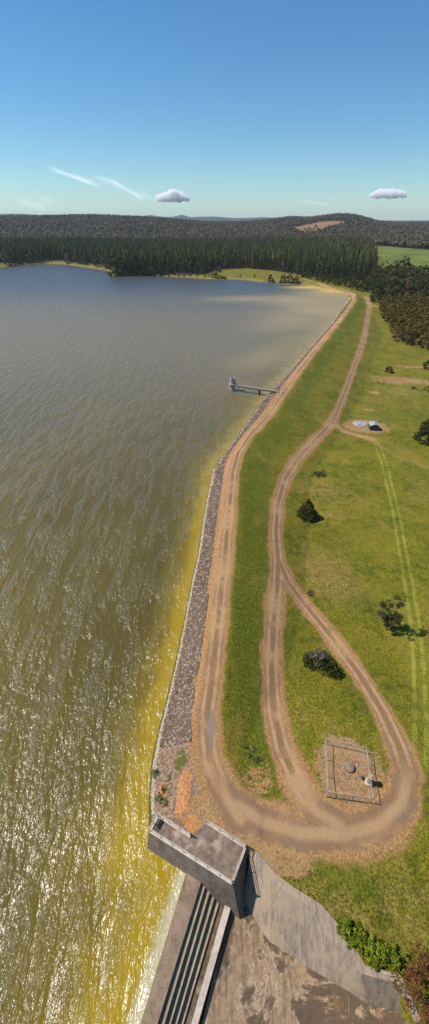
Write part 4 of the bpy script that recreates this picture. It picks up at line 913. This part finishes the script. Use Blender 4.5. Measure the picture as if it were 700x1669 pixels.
# ---------------------------------------------------------------- clouds
def cloud_mat():
    m = bpy.data.materials.new('cloud_vapour'); m.use_nodes = True; t = m.node_tree; t.nodes.clear()
    o = t.nodes.new('ShaderNodeOutputMaterial'); v = t.nodes.new('ShaderNodeVolumeScatter')
    v.inputs['Color'].default_value = (1, 1, 1, 1); v.inputs['Anisotropy'].default_value = 0
    g = t.nodes.new('ShaderNodeNewGeometry'); n = t.nodes.new('ShaderNodeTexNoise'); n.inputs['Scale'].default_value = .006; n.inputs['Detail'].default_value = 4
    n.inputs['Roughness'].default_value = .65; t.links.new(g.outputs['Position'], n.inputs['Vector'])
    r_ = t.nodes.new('ShaderNodeMapRange'); r_.inputs[1].default_value = .40; r_.inputs[2].default_value = .56; r_.inputs[3].default_value = .0012; r_.inputs[4].default_value = .016
    t.links.new(n.outputs['Fac'], r_.inputs[0]); t.links.new(r_.outputs[0], v.inputs['Density'])
    t.links.new(v.outputs[0], o.inputs['Volume'])
    try: m.cycles.volume_step_rate = .25
    except Exception: pass
    return m
CM = cloud_mat()
def cumulus(c, wd, ht, dp, n, seed, label):
    rg_ = np.random.default_rng(seed); bm = bmesh.new()
    for i in range(n):
        u_ = rg_.uniform(-1, 1); env = math.sqrt(max(0, 1 - u_ * u_)); r_ = wd * rg_.uniform(.03, .10) * (.5 + env)
        M4 = Matrix.Translation((u_ * wd * .5, rg_.uniform(-.5, .5) * dp, r_ * .3 + rg_.uniform(0, 1) ** 1.5 * env * ht)) @ Matrix.Diagonal((1.25, 1.1, .62, 1))
        bmesh.ops.create_icosphere(bm, subdivisions=3, radius=r_, matrix=M4)
    from mathutils import noise
    s_ = 1 / (wd * .06)
    for v in bm.verts: v.co += noise.noise_vector(v.co * s_) * wd * .045 + noise.noise_vector(v.co * s_ * 2.7) * wd * .016
    me = bpy.data.meshes.new('cloud'); bm.to_mesh(me); bm.free()
    for p in me.polygons: p.use_smooth = True
    o = link('cloud', me, CM, None, c); tag(o, label, 'cloud')
    rm = o.modifiers.new('remesh', 'REMESH'); rm.mode = 'VOXEL'; rm.voxel_size = max(10, wd * .012)
K = [(-1924.27, 24000.00, 793.41), (7947.81, 24000.00, 929.00), (-1904.95, 24000.00, 1130.33), (-8286.84, 24000.00, 1263.21), (-5583.67, 26000.00, 1025.24), (-4895.07, 26000.00, 927.58), (7647.43, 26000.00, 1362.93), (-192.84, 27000.00, 523.51), (-2437.66, 26000.00, 1073.87)]
cumulus(K[0], 1500, 230, 400, 80, 1, 'largest white puffy cloud left of centre above the far hills')
cumulus(K[1], 1550, 150, 400, 110, 2, 'long flat white puffy cloud at the right above the brown forest')
cumulus(K[2], 420, 50, 120, 12, 3, 'thin white cloud strip lying right above the largest puffy cloud')
cumulus(K[3], 260, 40, 120, 9, 4, 'tiny white cloud far left above the horizon')
cumulus(K[4], 280, 40, 120, 9, 5, 'tiny white cloud, left one of the pair left of the largest cloud')
cumulus(K[5], 300, 45, 120, 9, 6, 'tiny white cloud, right one of the pair left of the largest cloud')
cumulus(K[6], 260, 40, 120, 9, 7, 'tiny white cloud above the left end of the long flat cloud')
cumulus(K[7], 420, 60, 120, 10, 8, 'small faint low cloud near the horizon right of the largest cloud')
def wisp(c, wd, ht, rot, seed, label, dens=.55):
    wd *= 1.35
    n = NT('cirrus_veil_%d' % seed); v = n.pos((1, 1, 1), 0, True)
    mp = n.n.new('ShaderNodeMapping'); n.l.new(v, mp.inputs[0]); mp.inputs['Scale'].default_value = (2.2 / wd, 1, 7.0 / ht); mp.inputs['Location'].default_value = (seed, 0, seed * 2)
    f = n.noise(1.0, 6, .68, mp.outputs[0], .6)
    sx = n.n.new('ShaderNodeSeparateXYZ'); n.l.new(v, sx.inputs[0])
    ex = n.ss(n.math('ABSOLUTE', n.math('MULTIPLY', sx.outputs[0], 2 / wd)), .2, 1, 1, 0); ez = n.ss(n.math('ABSOLUTE', n.math('MULTIPLY', sx.outputs[2], 2 / ht)), .0, .95, 1, 0)
    al = n.math('MULTIPLY', n.math('MULTIPLY', ex, ez), n.ss(f, .3, .75, 0.1, dens))
    df = n.n.new('ShaderNodeBsdfDiffuse'); tl_ = n.n.new('ShaderNodeBsdfTranslucent'); tp = n.n.new('ShaderNodeBsdfTransparent')
    df.inputs[0].default_value = tl_.inputs[0].default_value = (.95, .95, .95, 1)
    m1 = n.n.new('ShaderNodeAddShader'); m2 = n.n.new('ShaderNodeMixShader'); n.l.new(df.outputs[0], m1.inputs[0]); n.l.new(tl_.outputs[0], m1.inputs[1])
    n.put(m2.inputs[0], n.math('MULTIPLY', al, .8)); n.l.new(tp.outputs[0], m2.inputs[1]); n.l.new(m1.outputs[0], m2.inputs[2])
    n.l.new(m2.outputs[0], n.n['Material Output'].inputs[0]); n.n.remove(n.b)
    nz = 16; V = []; Fq = []
    for j in range(5):
        for i in range(nz + 1):
            V.append(((i / nz - .5) * wd, 300 * math.sin(i * .7 + j), (j / 4 - .5) * ht + ht * .12 * math.sin(i / nz * 5 + seed)))
    for j in range(4):
        for i in range(nz): Fq.append((j * (nz + 1) + i, j * (nz + 1) + i + 1, (j + 1) * (nz + 1) + i + 1, (j + 1) * (nz + 1) + i))
    o = link('wispy_cloud', np_mesh('wispy_cloud', V, Fq, smooth=True), n.m, None, c); o.rotation_euler = (R(-30), rot, R(-42)); tag(o, label, 'cloud')
K = [(-8408.72, 34000.00, 2256.53), (-5357.66, 34000.00, 1573.59), (-10290.90, 34000.00, 1699.25), (6828.98, 34000.00, 999.67), (-11665.25, 34000.00, 935.04), (-5478.71, 34000.00, 510.60)]
wisp(K[0], 7400, 620, .15, 3, 'long slanting wispy white cloud streak high on the left', .95)
wisp(K[1], 4200, 600, .25, 5, 'faint wispy cloud joining the streak to the largest puffy cloud', .75)
wisp(K[3], 2500, 500, -.05, 11, 'faint wispy cloud patch left of the long flat cloud', .3)
wisp(K[4], 5000, 900, 0, 14, 'broad pale veil of cloud low over the left horizon', .3)

# ---------------------------------------------------------------- haze
hb = MB().box((0, 7900, 119), (21000, 17800, 260)).build('haze', None)
hm = bpy.data.materials.new('haze_air'); hm.use_nodes = True; hn = hm.node_tree; hn.nodes.clear()
ho = hn.nodes.new('ShaderNodeOutputMaterial'); hv = hn.nodes.new('ShaderNodeVolumePrincipled')
hv.inputs['Color'].default_value = (.60, .78, 1.0, 1); hv.inputs['Density'].default_value = 3.8e-5; hv.inputs['Anisotropy'].default_value = .1
hn.links.new(hv.outputs[0], ho.inputs['Volume']); hb.data.materials.append(hm); tag(hb, kind='stuff')
